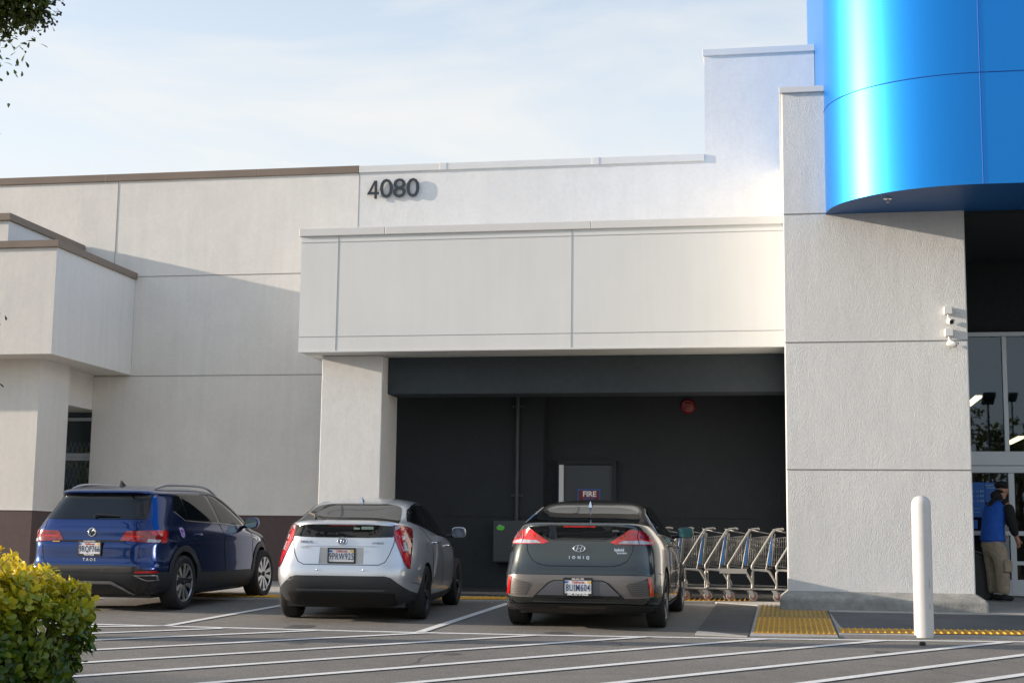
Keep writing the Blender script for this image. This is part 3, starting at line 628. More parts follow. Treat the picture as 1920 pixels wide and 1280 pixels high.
hyb.cut(arch_cutters(.93, 3.63, .355, .32)+[(MB().add([(-.335, -.5, .905), (.335, -.5, .905), (.335, -.5, .70), (-.335, -.5, .70), (-.255, .085, .895), (.255, .085, .895), (.255, .085, .712), (-.255, .085, .712)], [(0, 1, 2, 3), (4, 7, 6, 5), (0, 4, 5, 1), (1, 5, 6, 2), (2, 6, 7, 3), (3, 7, 4, 0)]), prius_p)]); hyb.finish_body()
ion = Car('parked_car', 'graphite green hatchback with wide red tail lamps parked beside the shopping carts', G_CARS, -2.22, 16.15, R(.1), IO, ioniq_p, .36, 1.9)
ion.cut(arch_cutters(.86, 3.56, .36, .32)); ion.finish_body()
for c_, yy, rad, wd, st, xo in ((suv, (.87, 3.55), .345, .22, 'pairs', .915), (hyb, (.93, 3.63), .32, .20, 'multi', .865), (ion, (.86, 3.56), .32, .21, 'turbine', .89)):
    for y in yy:
        for s1 in (1, -1): make_wheel(c_, s1*xo, y, rad, wd, st, s1)
    MB().box(-.70, .70, .35, 4.1, .17, .32).build('underbody', blackp, c_.root)
# ---------------- SUV details (side outlines are (y, z), rear outlines (x, z))
c = suv
def arc(y, z, rad, a0, a1, n): return [(y+rad*math.cos(R(a0+(a1-a0)*i/n)), z+rad*math.sin(R(a0+(a1-a0)*i/n))) for i in range(n+1)]
clad = mat('black cladding', (.022, .025, .030), .5, noise=((8, .15),))
for y in (.87, 3.55): c.patch('arch_trim', clad, arc(y, .38, .395, -22, 202, 26)+arc(y, .38, .475, 202, -22, 26), 90, .010, mirror=True)
c.patch('sill_cladding', clad, [(1.27, .21), (3.15, .21), (3.15, .44), (3.02, .47), (1.33, .49)], 90, .010, mirror=True)
c.patch('rear_cladding', clad, [(-.88, .21), (.88, .21), (.905, .40), (.895, .53), (.78, .565), (.66, .612), (-.66, .612), (-.78, .565), (-.895, .53), (-.905, .40)], 0, .008)
c.patch('corner_cladding', clad, [(.05, .22), (.60, .22), (.48, .40), (.44, .53), (.05, .545)], 90, .009, mirror=True)
c.patch('bumper_mesh', mat('black grille mesh', (.010, .012, .015), .6), [(-.60, .53), (.60, .53), (.62, .605), (-.62, .605)], 0, .012)
c.patch('gate_strip', mat('blue strip', (.05, .13, .34), .3, metal=.6), [(-.64, .614), (.64, .614), (.645, .624), (-.645, .624)], 0, .012)
sk = [(-.56, .27), (-.46, .36), (-.32, .432), (.32, .432), (.46, .36), (.56, .27), (.52, .26), (.42, .34), (.30, .397), (-.30, .397), (-.42, .34), (-.52, .26)]
c.patch('skid_trim', mat('satin silver trim', (.36, .37, .40), .35, metal=.8), sk, 0, .020)
for s1 in (1, -1):
    ex = [(s1*.62, .505), (s1*.855, .505), (s1*.855, .435), (s1*.765, .435)]
    c.patch('exhaust_trim', chrome, ex, 0, .014)
    c.patch('exhaust_opening', blackp, [(s1*.665, .494), (s1*.843, .494), (s1*.843, .446), (s1*.77, .446)], 0, .018)
    c.patch('rear_reflector', redl, [(s1*.64, .528), (s1*.86, .528), (s1*.85, .556), (s1*.66, .556)], 0, .018)
c.patch('rear_window', glassb, [(-.675, 1.185), (.675, 1.185), (.69, 1.20), (.625, 1.475), (.60, 1.49), (-.60, 1.49), (-.625, 1.475), (-.69, 1.20)], 0, .004)
for s1 in (1, -1):
    def mm(p): return [(s1*a, b) for a, b in p]
    c.patch('tail_lamp', redd, mm([(.385, .922), (.44, 1.02), (.47, 1.04), (.84, 1.052), (.955, 1.05), (.975, 1.03), (.962, .89), (.70, .897), (.62, .905)]), 30*s1, .006, parent=None)
    c.patch('lamp_segment', redl, mm([(.74, 1.04), (.84, 1.045), (.95, 1.035), (.945, .90), (.86, .905), (.90, .93), (.91, .985), (.76, .995)]), 30*s1, .010)
    c.patch('lamp_segment', clearl, mm([(.70, .902), (.85, .90), (.895, .93), (.72, .945)]), 30*s1, .010)
    c.patch('lamp_segment', redl, mm([(.44, .965), (.66, .97), (.66, .985), (.45, .98)]), 30*s1, .009)
c.patch('gate_moulding', seamm, [(-.46, .905), (.46, .905), (.46, .926), (-.46, .926)], 0, .006)
c.line('gate_seam', seamm, [(.665, 1.17), (.672, 1.05), (.675, .90), (.645, .70), (.60, .632), (-.60, .632), (-.645, .70), (-.675, .90), (-.672, 1.05), (-.665, 1.17)], 0)
c.line('gate_crease', seamm, [(-.46, 1.09), (.46, 1.09)], 0, .0016)
Mf = c.frame(0, 1.022, 0, .006); e_ = MB(); e_.lathe([(.046, 0), (.055, 0), (.057, .006), (.052, .009), (.046, .006)], 28, Mf); em = e_.build('gate_emblem', chrome, c.root)
MB().lathe([(0, .001), (.047, .001)], 28, Mf).build('emblem_ground', blackp, em)
def strokes(car, par, Mf, segs, rad, m, z=.006):
    b = MB()
    for a in segs: b.tube([Mf @ Vector((p[0], p[1], z)) for p in a], rad, 5)
    return b.build('emblem_mark', m, par)
strokes(c, em, Mf, [[(-.022, .038), (0, -.002), (.022, .038)], [(-.040, .022), (-.018, -.040), (0, -.006), (.018, -.040), (.040, .022)], [(-.012, .006), (.012, .006)]], .0042, chrome)
text('model_lettering', 'T A O S', .052, chrome, c.root, c.frame(0, .682, 0, .006), .002, .001)
plate(c, 0, .825, 0, '9RQP766', 'VOLKSWAGEN', 'VACAVILLE')
wp = MB().tube([c.at(0, 1.20, 0, .03)[0], c.at(.02, 1.225, 0, .03)[0], c.at(.33, 1.215, 0, .02)[0]], [.02, .012, .007], 6).build('rear_wiper', blackp, c.root)
trim = mat('gloss black pillar', (.008, .009, .012), .12, coat=.6)
c.patch('window_surround', trim, [(.745, 1.295), (.90, 1.49), (1.08, 1.512), (1.9, 1.522), (2.2, 1.51), (2.5, 1.44), (2.80, 1.28), (3.04, 1.07), (2.0, 1.12), (1.0, 1.165)], 90, .003, mirror=True)
for g_ in ([(.785, 1.30), (.91, 1.472), (1.06, 1.490), (1.05, 1.185), (.99, 1.195)], [(1.11, 1.185), (1.12, 1.495), (1.82, 1.502), (1.98, 1.145)], [(2.07, 1.14), (1.93, 1.502), (2.18, 1.492), (2.46, 1.425), (2.74, 1.275), (2.95, 1.095)]):
    c.patch('side_window', glassb, g_, 90, .006, mirror=True)
c.line('belt_trim', chrome, [(.755, 1.285), (.98, 1.165), (2.0, 1.118), (3.0, 1.068)], 90, .005, mirror=True, off=.006)
c.line('door_seam', seamm, [(1.03, 1.16), (.93, 1.02), (1.12, .90), (1.30, .76), (1.34, .5)], 90, .003, mirror=True)
c.line('door_seam', seamm, [(2.03, 1.12), (2.10, .95), (2.14, .45)], 90, .003, mirror=True)
c.line('door_seam', seamm, [(3.02, 1.04), (3.12, .95), (3.15, .75), (3.10, .45)], 90, .003, mirror=True)
handle(c, 1.24, .985, taos_p); handle(c, 2.28, .955, taos_p)
c.patch('fender_badge', chrome, [(3.02, .925), (3.30, .915), (3.27, .875), (3.20, .90)], 90, .008, mirror=True)
c.patch('head_lamp', clearl, [(3.62, .93), (4.0, .88), (4.18, .80), (3.95, .83)], 75, .006, mirror=True)
c.patch('windscreen', glassb, [(-.62, 2.98), (.62, 2.98), (.70, 3.30), (-.70, 3.30)], 0, .004, top=True)
mirror_pair(c, 1.005, 2.82, 1.09, taos_p, mat('mirror glass', (.35, .48, .5), .05, metal=.9), .15, .20)
for s1 in (1, -1):
    P = []
    for i in range(17):
        t_ = i/16; y = .62+1.95*t_; loc, n_, q, d = c.bvh.ray_cast(Vector((.585-.02*t_, y, 5)), Vector((0, 0, -1))); P.append((s1*(.585-.02*t_), y, loc.z+DZ+.012+.042*min(1, math.sin(math.pi*min(.5, t_*2.6))*min(1, (1-t_)*5))))
    MB().tube(P, [.012]+[.017]*15+[.010], 8).build('roof_rail', mat('satin rail', (.48, .5, .53), .3, metal=.85), c.root)
fin(c, .86, blackp, .07)
stk = c.patch('door_sticker', mat('lilac sticker', (.45, .38, .72), .4), [(.74, 1.065), (.78, 1.085), (.80, 1.07), (.83, 1.085), (.86, 1.06), (.865, .99), (.84, .955), (.815, .95), (.76, .97), (.75, 1.02)], 90, .003)
c.patch('sticker_face', mat('violet print', (.14, .02, .25), .4), [(.765, 1.05), (.80, 1.055), (.84, 1.05), (.845, .99), (.82, .97), (.78, .985)], 90, .005, parent=stk)
c.patch('sticker_muzzle', mat('pale print', (.5, .5, .8), .4), [(.795, 1.015), (.825, 1.015), (.82, .985), (.80, .985)], 90, .007, parent=stk)
c.patch('tow_sticker', mat('amber sticker', (.5, .3, .08), .5), [(-.53, .895), (-.43, .895), (-.43, .908), (-.53, .908)], 0, .009)
# ---------------- silver hatchback
c = hyb
c.patch('rear_window', glassb, [(-.615, .27), (.615, .27), (.60, .55), (.545, .93), (.50, 1.03), (.3, 1.08), (-.3, 1.08), (-.50, 1.03), (-.545, .93), (-.60, .55)], 0, .004, rnd=1, top=True)
c.patch('lower_rear_window', glassb, [(-.578, 1.018), (-.3, 1.010), (.3, 1.010), (.578, 1.018), (.590, 1.12), (.585, 1.145), (.35, 1.158), (-.35, 1.158), (-.585, 1.145), (-.590, 1.12)], 0, .004)
c.patch('stop_lamp', redd, [(-.16, 1.146), (.16, 1.146), (.15, 1.158), (-.15, 1.158)], 0, .008)
for s1 in (1, -1):
    def mm(p): return [(s1*a, b) for a, b in p]
    c.patch('tail_lamp', redd, mm([(.600, 1.150), (.72, 1.158), (.93, 1.112), (.86, 1.06), (.775, 1.02), (.765, .96), (.79, .80), (.785, .655), (.735, .665), (.690, .75), (.625, .96), (.600, 1.02)]), 30*s1, .006)
    c.patch('lamp_segment', redl, mm([(.61, 1.075), (.70, 1.115), (.82, 1.135), (.80, 1.115), (.70, 1.075), (.64, 1.03), (.64, .98), (.70, .80), (.735, .69), (.72, .69), (.675, .80), (.612, .98)]), 30*s1, .009)
    c.patch('lamp_segment', clearl, mm([(.655, 1.035), (.76, 1.035), (.755, .985), (.655, .975)]), 30*s1, .009)
    c.patch('lamp_segment', clearl, mm([(.665, .955), (.755, .960), (.775, .86), (.70, .855)]), 30*s1, .009)
    c.patch('lamp_segment', redl, mm([(.705, .84), (.778, .845), (.778, .68), (.748, .69)]), 30*s1, .010)
    c.patch('lamp_segment', clearl, mm([(.62, 1.14), (.70, 1.145), (.68, 1.115), (.62, 1.09)]), 30*s1, .009)
val = [(-.80, .21), (.80, .21), (.835, .34), (.74, .43), (.66, .50), (.585, .56), (.52, .578), (-.52, .578), (-.585, .56), (-.66, .50), (-.74, .43), (-.835, .34)]
c.patch('rear_valance', mat('grey black bumper plastic', (.030, .033, .037), .48), val, 0, .008)
c.patch('valance_lip', mat('valance accent strip', (.085, .09, .10), .35), [(-.50, .412), (.50, .412), (.53, .436), (-.53, .436)], 0, .018)  # lighter grey accent strip on the valance
c.patch('valance_dark_panel', seamm, [(-.62, .21), (.62, .21), (.62, .385), (-.62, .385)], 0, .014)  # near-black panel across the lower valance
c.line('gate_seam', seamm, [(.600, 1.0), (.590, .93), (.555, .82), (.51, .735), (.44, .703), (-.44, .703), (-.51, .735), (-.555, .82), (-.590, .93), (-.600, 1.0)], 0, .0045)
c.line('bumper_seam', seamm, [(.27, .50), (.55, .47)], 90, .003, mirror=True)
c.line('gate_ledge', mat('bright edge', (.6, .63, .66), .3, metal=.6), [(-.43, .912), (.43, .912)], 0, .0035)
for x in (-.27, .27): MB().lathe([(0, .004), (.012, .004), (.013, 0)], 14, c.frame(x, .645, 0, .003)).build('parking_sensor', chrome, c.root)
Mf = c.frame(0, .968, 0, .005); e_ = MB(); Ms = Mf @ Matrix.Diagonal((1.35, 1, 1, 1)); e_.lathe([(.038, 0), (.044, .002), (.046, .006), (.040, .010), (.036, .006)], 28, Ms); em = e_.build('gate_emblem', chrome, c.root)
MB().lathe([(0, .002), (.038, .002)], 28, Ms).build('emblem_ground', mat('emblem blue', (.02, .07, .22), .2, coat=1), em)
def ell(cx, cy, a, b, n=20): return [(cx+a*math.cos(2*math.pi*i/n), cy+b*math.sin(2*math.pi*i/n)) for i in range(n+1)]
strokes(c, em, Mf, [ell(0, 0, .017, .036), ell(0, .016, .038, .016)], .0035, chrome)
text('model_lettering', 'PRIUS', .040, mat('dark chrome', (.22, .23, .25), .3, metal=.8), c.root, c.frame(-.42, .955, 0, .005), .0015, .0006, sx=1.5)
text('model_lettering', 'HYBRID', .030, MATS['dark chrome'], c.root, c.frame(.42, .948, 0, .005), .0015, .0004, sx=1.3)
text('owner_sticker', 'FAMILY', .036, mat('faded sticker', (.45, .44, .42), .6), c.root, c.frame(-.43, .895, 0, .004), .0004, 0)
c.patch('window_sticker', mat('pale green sticker', (.30, .40, .33), .6), [(.22, 1.105), (.36, 1.105), (.36, 1.140), (.22, 1.140)], 0, .006)
c.patch('window_sticker', mat('pale green sticker'), [(.13, 1.105), (.20, 1.105), (.20, 1.125), (.13, 1.130)], 0, .006)
plate(c, 0, .80, 0, '9PRW925', y=.062)
MB().tube([c.at(-.42, 1.24, 0, .03)[0]+Vector((0, .1, .03)), c.at(-.43, 1.20, 0, .05)[0]+Vector((0, 0, .045)), c.at(-.34, 1.195, 0, .04)[0]+Vector((0, -.02, .03)), c.at(-.33, 1.19, 0, .04)[0]+Vector((0, -.03, -.002))], [.008, .013, .014, .010], 6).build('rear_wiper', mat('worn wiper arm', (.12, .10, .07), .5), c.root)
gl_ = [(.62, 1.195), (.80, 1.265), (1.0, 1.33), (1.3, 1.385), (1.7, 1.415), (2.1, 1.405), (2.45, 1.32), (2.8, 1.17), (3.15, .99), (2.6, .965), (1.9, 1.015), (1.45, 1.07), (.95, 1.145)]
c.patch('window_surround', trim, gl_, 90, .003, mirror=True)
for g_ in ([(.72, 1.195), (.90, 1.27), (1.02, 1.312), (1.28, 1.12), (1.08, 1.145)], [(1.07, 1.325), (1.33, 1.372), (1.66, 1.392), (1.86, 1.04), (1.5, 1.08), (1.33, 1.11)], [(1.76, 1.393), (2.08, 1.385), (2.42, 1.30), (2.76, 1.15), (3.02, 1.0), (2.6, .985), (1.96, 1.025)]):
    c.patch('side_window', glassb, g_, 90, .006, mirror=True)
c.line('door_seam', seamm, [(.93, 1.13), (1.20, .98), (1.32, .85), (1.33, .45)], 90, .003, mirror=True)
c.line('door_seam', seamm, [(1.90, 1.01), (2.06, .85), (2.10, .40)], 90, .003, mirror=True)
c.line('door_seam', seamm, [(3.05, .95), (3.15, .80), (3.12, .42)], 90, .003, mirror=True)
c.line('fuel_flap', seamm, [(.98, .93), (1.10, .93), (1.10, .83), (.98, .83)], 90, .002, closed=True)
handle(c, 1.46, .93, chrome); handle(c, 2.42, .875, chrome)
c.patch('sill_trim', mat('sill plastic', (.03, .032, .036), .5), [(1.33, .20), (3.2, .20), (3.2, .29), (1.33, .30)], 90, .008, mirror=True)
c.patch('head_lamp', clearl, [(3.5, .84), (4.1, .76), (4.2, .60), (4.0, .68)], 75, .006, mirror=True)
mirror_pair(c, .985, 2.78, 1.005, prius_p, mat('dark blue mirror glass', (.03, .06, .12), .06, metal=.3, coat=1), .14, .19)
fin(c, 1.18, prius_p, .07)
# ---------------- graphite hatchback
c = ion
palegl = glassb
c.patch('rear_window', palegl, [(-.60, .27), (.60, .27), (.625, .5), (.59, .86), (.52, .97), (.3, 1.03), (-.3, 1.03), (-.52, .97), (-.59, .86), (-.625, .5)], 0, .004, rnd=1, top=True)
c.patch('lower_rear_window', glassb, [(-.60, 1.160), (-.3, 1.172), (.3, 1.172), (.60, 1.160), (.50, 1.11), (.40, 1.05), (.30, 1.022), (-.30, 1.022), (-.40, 1.05), (-.50, 1.11)], 0, .004)
c.patch('stop_lamp', redl, [(-.18, 1.160), (.18, 1.160), (.175, 1.172), (-.175, 1.172)], 0, .009)
c.line('gate_crease', mat('crease edge metal', (.12, .125, .12), .3, metal=.7), [(-.30, 1.012), (.30, 1.012)], 0, .004)  # lighter metallic line along the tailgate crease
for s1 in (1, -1):
    def mm(p): return [(s1*a, b) for a, b in p]
    c.patch('tail_lamp', redl, mm([(.345, .995), (.44, 1.06), (.53, 1.132), (.64, 1.130), (.76, 1.095), (.87, 1.03), (.895, .982), (.80, .965), (.40, .975)]), 30*s1, .007)
    c.patch('lamp_segment', redd, mm([(.70, 1.12), (.78, 1.085), (.86, 1.02), (.72, 1.025), (.66, 1.04)]), 30*s1, .010)
    c.patch('lamp_segment', clearl, mm([(.42, .983), (.60, .977), (.80, .975), (.84, .990), (.66, 1.018), (.47, 1.012)]), 30*s1, .010)
    c.line('lamp_seam', seamm, mm([(.655, 1.135), (.63, 1.05), (.64, .975)]), 30*s1, .003, off=.010)
c.line('gate_seam', seamm, [(.590, .97), (.585, .90), (.53, .80), (.45, .755), (.35, .737), (-.35, .737), (-.45, .755), (-.53, .80), (-.585, .90), (-.590, .97)], 0, .0045)
gi = [(-.70, .640), (.70, .640), (.80, .628), (.815, .53), (.80, .41), (.62, .398), (-.62, .398), (-.80, .41), (-.815, .53), (-.80, .628)]
c.patch('bumper_outline', seamm, [(a*1.008, .52+(b-.52)*1.05) for a, b in gi], 0, .003)
gp = c.patch('bumper_insert', ioniq_g, gi, 0, .007)
c.patch('plate_surround', seamm, [(-.51, .394), (.51, .394), (.335, .560), (.27, .588), (-.27, .588), (-.335, .560)], 0, .010, parent=gp)
c.patch('plate_panel', mat('slate grey insert', (.12, .125, .14), .4, metal=.4), [(-.485, .402), (.485, .402), (.315, .555), (.26, .578), (-.26, .578), (-.315, .555)], 0, .013, parent=gp)
c.patch('lower_trim', seamm, [(-.50, .402), (.50, .402), (.47, .425), (-.47, .425)], 0, .016, parent=gp)
for s1 in (1, -1):
    def mm(p): return [(s1*a, b) for a, b in p]
    vp = c.patch('bumper_vent', mat('vent grey', (.10, .093, .088), .45, metal=.4), mm([(.745, .612), (.72, .600), (.56, .555), (.52, .535), (.585, .425), (.765, .42)]), 0, .011)
    for k in range(7):
        z = .44+k*.020; c.line('vent_louvre', ioniq_g, mm([(.575-.004*k, z), (.74, z)]), 0, .0032, off=.014, parent=vp)
    c.patch('rear_reflector', redl, mm([(.745, .618), (.775, .612), (.80, .425), (.765, .43)]), 0, .018)
c.patch('lower_valance', blackp, [(-.86, .16), (.86, .16), (.87, .30), (.80, .318), (.55, .332), (-.55, .332), (-.80, .318), (-.87, .30)], 0, .008)
c.line('valance_edge', mat('valance edge', (.07, .075, .08), .3, metal=.5), [(-.50, .352), (.50, .352)], 0, .006)
c.patch('tow_cover', mat('brown grey plastic', (.06, .05, .04), .6), [(-.22, .285), (.30, .285), (.30, .318), (-.22, .318)], 0, .012)
c.line('bumper_corner_seam', seamm, [(.45, .64), (.30, .66)], 90, .003, mirror=True)
Mf = c.frame(0, .925, 0, .006); Ms = Mf @ Matrix.Diagonal((1.7, 1, 1, 1)); e_ = MB(); e_.lathe([(.034, 0), (.040, .004), (.042, .010), (.036, .012), (.032, .008)], 28, Ms); em = e_.build('gate_emblem', chrome, c.root)
MB().lathe([(0, .002), (.035, .002)], 28, Ms).build('emblem_ground', ioniq_p, em)
strokes(c, em, Mf, [[(-.034, -.026), (-.020, .004), (-.012, .028)], [(.034, .026), (.020, -.004), (.012, -.028)], [(-.026, -.008), (0, .0), (.026, .008)]], .0055, chrome)
text('model_lettering', 'I  O  N  I  Q', .044, chrome, c.root, c.frame(0, .828, 0, .005), .002, .0012)
text('model_lettering', 'hybrid', .046, chrome, c.root, c.frame(.44, .915, 0, .005), .0015, .0012, sx=.9)
text('model_lettering', 'BLUE DRIVE', .020, chrome, c.root, c.frame(.47, .880, 0, .005), .0015, .0008)
text('window_sticker', 'aloha', .035, mat('pale sticker', (.4, .45, .42), .6), c.root, c.frame(.40, 1.125, 0, .006), .0004, 0)
plate(c, 0, .515, 0, '8UIM604', '408-642-1990', 'AMC AUTO SALES')
gl_ = [(.70, 1.085), (.82, 1.20), (1.0, 1.285), (1.3, 1.36), (1.7, 1.392), (2.1, 1.385), (2.45, 1.29), (2.8, 1.13), (3.1, .985), (2.0, 1.015), (1.2, 1.06)]
c.patch('window_surround', trim, gl_, 90, .003, mirror=True)
for g_ in ([(.78, 1.10), (.88, 1.20), (1.04, 1.275), (1.13, 1.075)], [(1.09, 1.29), (1.33, 1.35), (1.68, 1.377), (1.88, 1.035), (1.18, 1.075)], [(1.76, 1.377), (2.08, 1.365), (2.42, 1.275), (2.76, 1.12), (2.98, 1.0), (1.97, 1.028)]):
    c.patch('side_window', glassb, g_, 90, .006, mirror=True)
c.line('window_chrome', chrome, [(.70, 1.075), (.81, 1.205), (1.0, 1.295), (1.3, 1.37), (1.7, 1.402), (2.1, 1.395)], 90, .005, mirror=True, off=.006)
c.line('window_chrome', chrome, [(.70, 1.075), (1.2, 1.05), (2.0, 1.005), (3.1, .97)], 90, .004, mirror=True, off=.006)
c.line('door_seam', seamm, [(1.15, 1.045), (1.28, .95), (1.30, .45)], 90, .003, mirror=True)
c.line('door_seam', seamm, [(1.92, 1.0), (2.06, .85), (2.10, .40)], 90, .003, mirror=True)
c.line('door_seam', seamm, [(3.0, .95), (3.12, .80), (3.10, .42)], 90, .003, mirror=True)
handle(c, 1.44, .935, ioniq_p); handle(c, 2.40, .895, ioniq_p)
c.patch('sill_trim', mat('sill plastic'), [(1.30, .20), (3.15, .20), (3.15, .28), (1.30, .29)], 90, .008, mirror=True)
c.patch('head_lamp', clearl, [(3.5, .83), (4.05, .74), (4.15, .62), (3.9, .68)], 75, .006, mirror=True)
mirror_pair(c, .985, 2.76, 1.035, ioniq_p, mat('teal mirror glass', (.05, .2, .22), .06, metal=.6, coat=1), .14, .20)
fin(c, 1.06, chrome, .06)
# ================================================================== THINGS
# house number
ad_ = empty('house_number', (-6.83, YW, 7.755), label='large dark digits 4080 standing off the white upper wall', cat='house number')
for ch, xx in (('4', -.375), ('0', -.12), ('8', .12), ('0', .37)):
    if ch == '4':
        q_ = MB(); q_.prism([(-.118, -.075), (-.070, -.075), (.045, .168), (.010, .168)], 'y', -.053, -.037); q_.prism([(-.118, -.085), (.098, -.085), (.098, -.040), (-.105, -.040)], 'y', -.0545, -.036); q_.prism([(.015, -.165), (.062, -.165), (.062, .168), (.015, .168)], 'y', -.054, -.0365)
        q_.v = [(a+xx+.02, b, c_) for a, b, c_ in q_.v]; d_ = q_.build('digit', mat('dark slate digit', (.022, .032, .045), .45), ad_)
    else: d_ = text('digit', ch, .49, mat('dark slate digit', (.022, .032, .045), .45), ad_, Matrix.Translation((xx, -.045, 0)) @ FACE, .009, .002, sx=1.08)
    MB().tube([(xx-.07 if ch != '4' else xx+.02, -.04, .02), (xx-.07 if ch != '4' else xx+.02, .0, .02)], .008, 6).build('stand_off', chrome, d_)
# security cameras
wp_ = mat('white camera housing', (.72, .72, .70), .4)
for (x, z, aim, lab) in ((2.21, 4.66, Vector((.25, -.9, -.22)), 'upper white security camera on the pier, its dark lens facing the car park'), (2.215, 4.36, Vector((.93, -.25, -.28)), 'lower white security camera on the pier, pointing right toward the entrance')):
    k = empty('security_camera', (x, 20.4, z), label=lab, cat='security camera', group='security cameras on the pier')
    MB().box(-.052, .052, -.10, .0, -.052, .052).build('junction_box', wp_, k, .006)
    MB().tube([(0, -.06, -.05), (0, -.06, -.10)], .014, 10).tube([(0, -.06, -.10), (.02, -.075, -.125)], .02, 10).build('bracket', wp_, k)
    aim.normalize(); q = Vector((.015, -.07, -.155)); Ma = Matrix.Translation(q) @ aim.to_track_quat('Z', 'Y').to_matrix().to_4x4()
    h_ = MB().lathe([(0, -.05), (.030, -.048), (.036, -.03), (.036, .075), (.032, .08), (.028, .078)], 20, Ma).build('housing', wp_, k)
    MB().lathe([(.038, -.01), (.042, -.01), (.042, .10), (.038, .10), (.038, -.01)], 14, Ma, math.pi*.1, math.pi*.9).build('sun_shield', wp_, k)
    MB().lathe([(0, .074), (.029, .075)], 20, Ma).build('lens', blackp, h_)
# fire alarm bell
fb = empty('alarm_bell', (-1.55, 24.5, 3.78), label='round dark red fire alarm bell high on the charcoal recess wall', cat='alarm bell')
MB().lathe([(0, .055), (.05, .05), (.10, .035), (.13, .008), (.13, 0)], 28, Matrix.Rotation(R(90), 4, 'X')).build('gong', mat('dark red bell', (.16, .012, .012), .45), fb)
text('lettering', 'FIRE ALARM', .030, mat('faded pink lettering', (.42, .20, .18), .6), fb, Matrix.Translation((0, -.062, .02)) @ FACE, .001, .0005); text('lettering', 'CALL', .026, MATS['faded pink lettering'], fb, Matrix.Translation((0, -.062, -.03)) @ FACE, .001, .0005)
text('lettering', '911', .045, MATS['faded pink lettering'], fb, Matrix.Translation((0, -.062, -.075)) @ FACE, .001, .0008)
MB().tube([(-.09+.18*i/10, -.058, .045+.04*math.sin(math.pi*i/10)) for i in range(11)], .004, 4).build('arc_mark', MATS['faded pink lettering'], fb)
# fire sign on the service door
fs = empty('fire_sign', (-3.19, 24.43, 2.24), label='blue framed dark red FIRE sign on the grey service door', cat='sign')
MB().box(-.195, .195, -.006, .006, -.20, .165).build('border', mat('sign blue', (.01, .10, .34), .5), fs)
MB().box(-.172, .172, -.009, .005, -.18, .143).build('panel', mat('sign dark red', (.16, .012, .014), .5), fs)
text('lettering', 'FIRE', .125, whitet, fs, Matrix.Translation((.01, -.011, .075)) @ FACE, .001, .0035)
text('lettering', 'SPRINKLER', .038, MATS['sign blue'], fs, Matrix.Translation((.0, -.011, 0)) @ FACE, .001, .002); text('lettering', 'RISER ROOM', .07, whitet, fs, Matrix.Translation((0, -.011, -.09)) @ FACE, .001, .001, sx=.7)
# electrical cabinet + conduit
ec = empty('electrical_cabinet', (-4.35, 24.2, 1.52), label='grey wall cabinet with a green sticker behind the graphite car', cat='cabinet')
cbm = mat('cabinet grey', (.040, .048, .055), .5)
MB().box(-.36, .40, -.26, 0, -.34, .34).build('housing', cbm, ec, .008); MB().box(-.345, .385, -.275, -.262, -.325, .325).build('door', cbm, ec, .004)
gs = MB(); gs.prism([(-.30, .235), (-.27, .25), (-.22, .262), (-.17, .25), (-.165, .22), (-.18, .19), (-.225, .178), (-.27, .185), (-.295, .20)], 'y', -.28, -.276); g1 = gs.build('green_sticker', mat('green sticker', (.10, .55, .05), .5), ec)
MB().prism([(-.285, .245), (-.25, .275), (-.215, .262), (-.235, .252)], 'y', -.281, -.277).build('sticker_leaf', mat('pale sticker leaf', (.35, .45, .4), .5), g1)
cd_ = empty('wall_conduit', (-4.36, 24.2, 1.86), label='thin dark vertical conduit running up the recess wall above the cabinet', cat='conduit')
MB().tube([(0, -.05, 0), (0, -.05, 2.42)], .033, 10).build('pipe', cbm, cd_)
for z in (.42, 1.9): MB().box(-.10, .10, -.03, 0, z-.015, z+.015).tube([(0, -.05, z-.02), (0, -.05, z+.02)], .042, 10).build('clamp', cbm, cd_)
# bollard
bo = empty('bollard', (1.445, 16.42, G(16.42)), label='tall white domed bollard standing in front of the stucco pier', cat='bollard')
MB().lathe([(0, 1.495), (.03, 1.493), (.06, 1.48), (.082, 1.46), (.096, 1.43), (.102, 1.39), (.103, 1.0), (.102, .4), (.1035, 0)], 40).build('sleeve', mat('white bollard plastic', (.56, .56, .55), .5, noise=((3, .04), (20, .03))), bo)
for a, z, h in ((-1.0, .52, .10), (-1.0, .30, .06)):
    MB().lathe([(.1036, z), (.1036, z+h)], 3, None, a, a+.12).build('scuff_mark', mat('scuff', (.40, .40, .41), .8), bo)
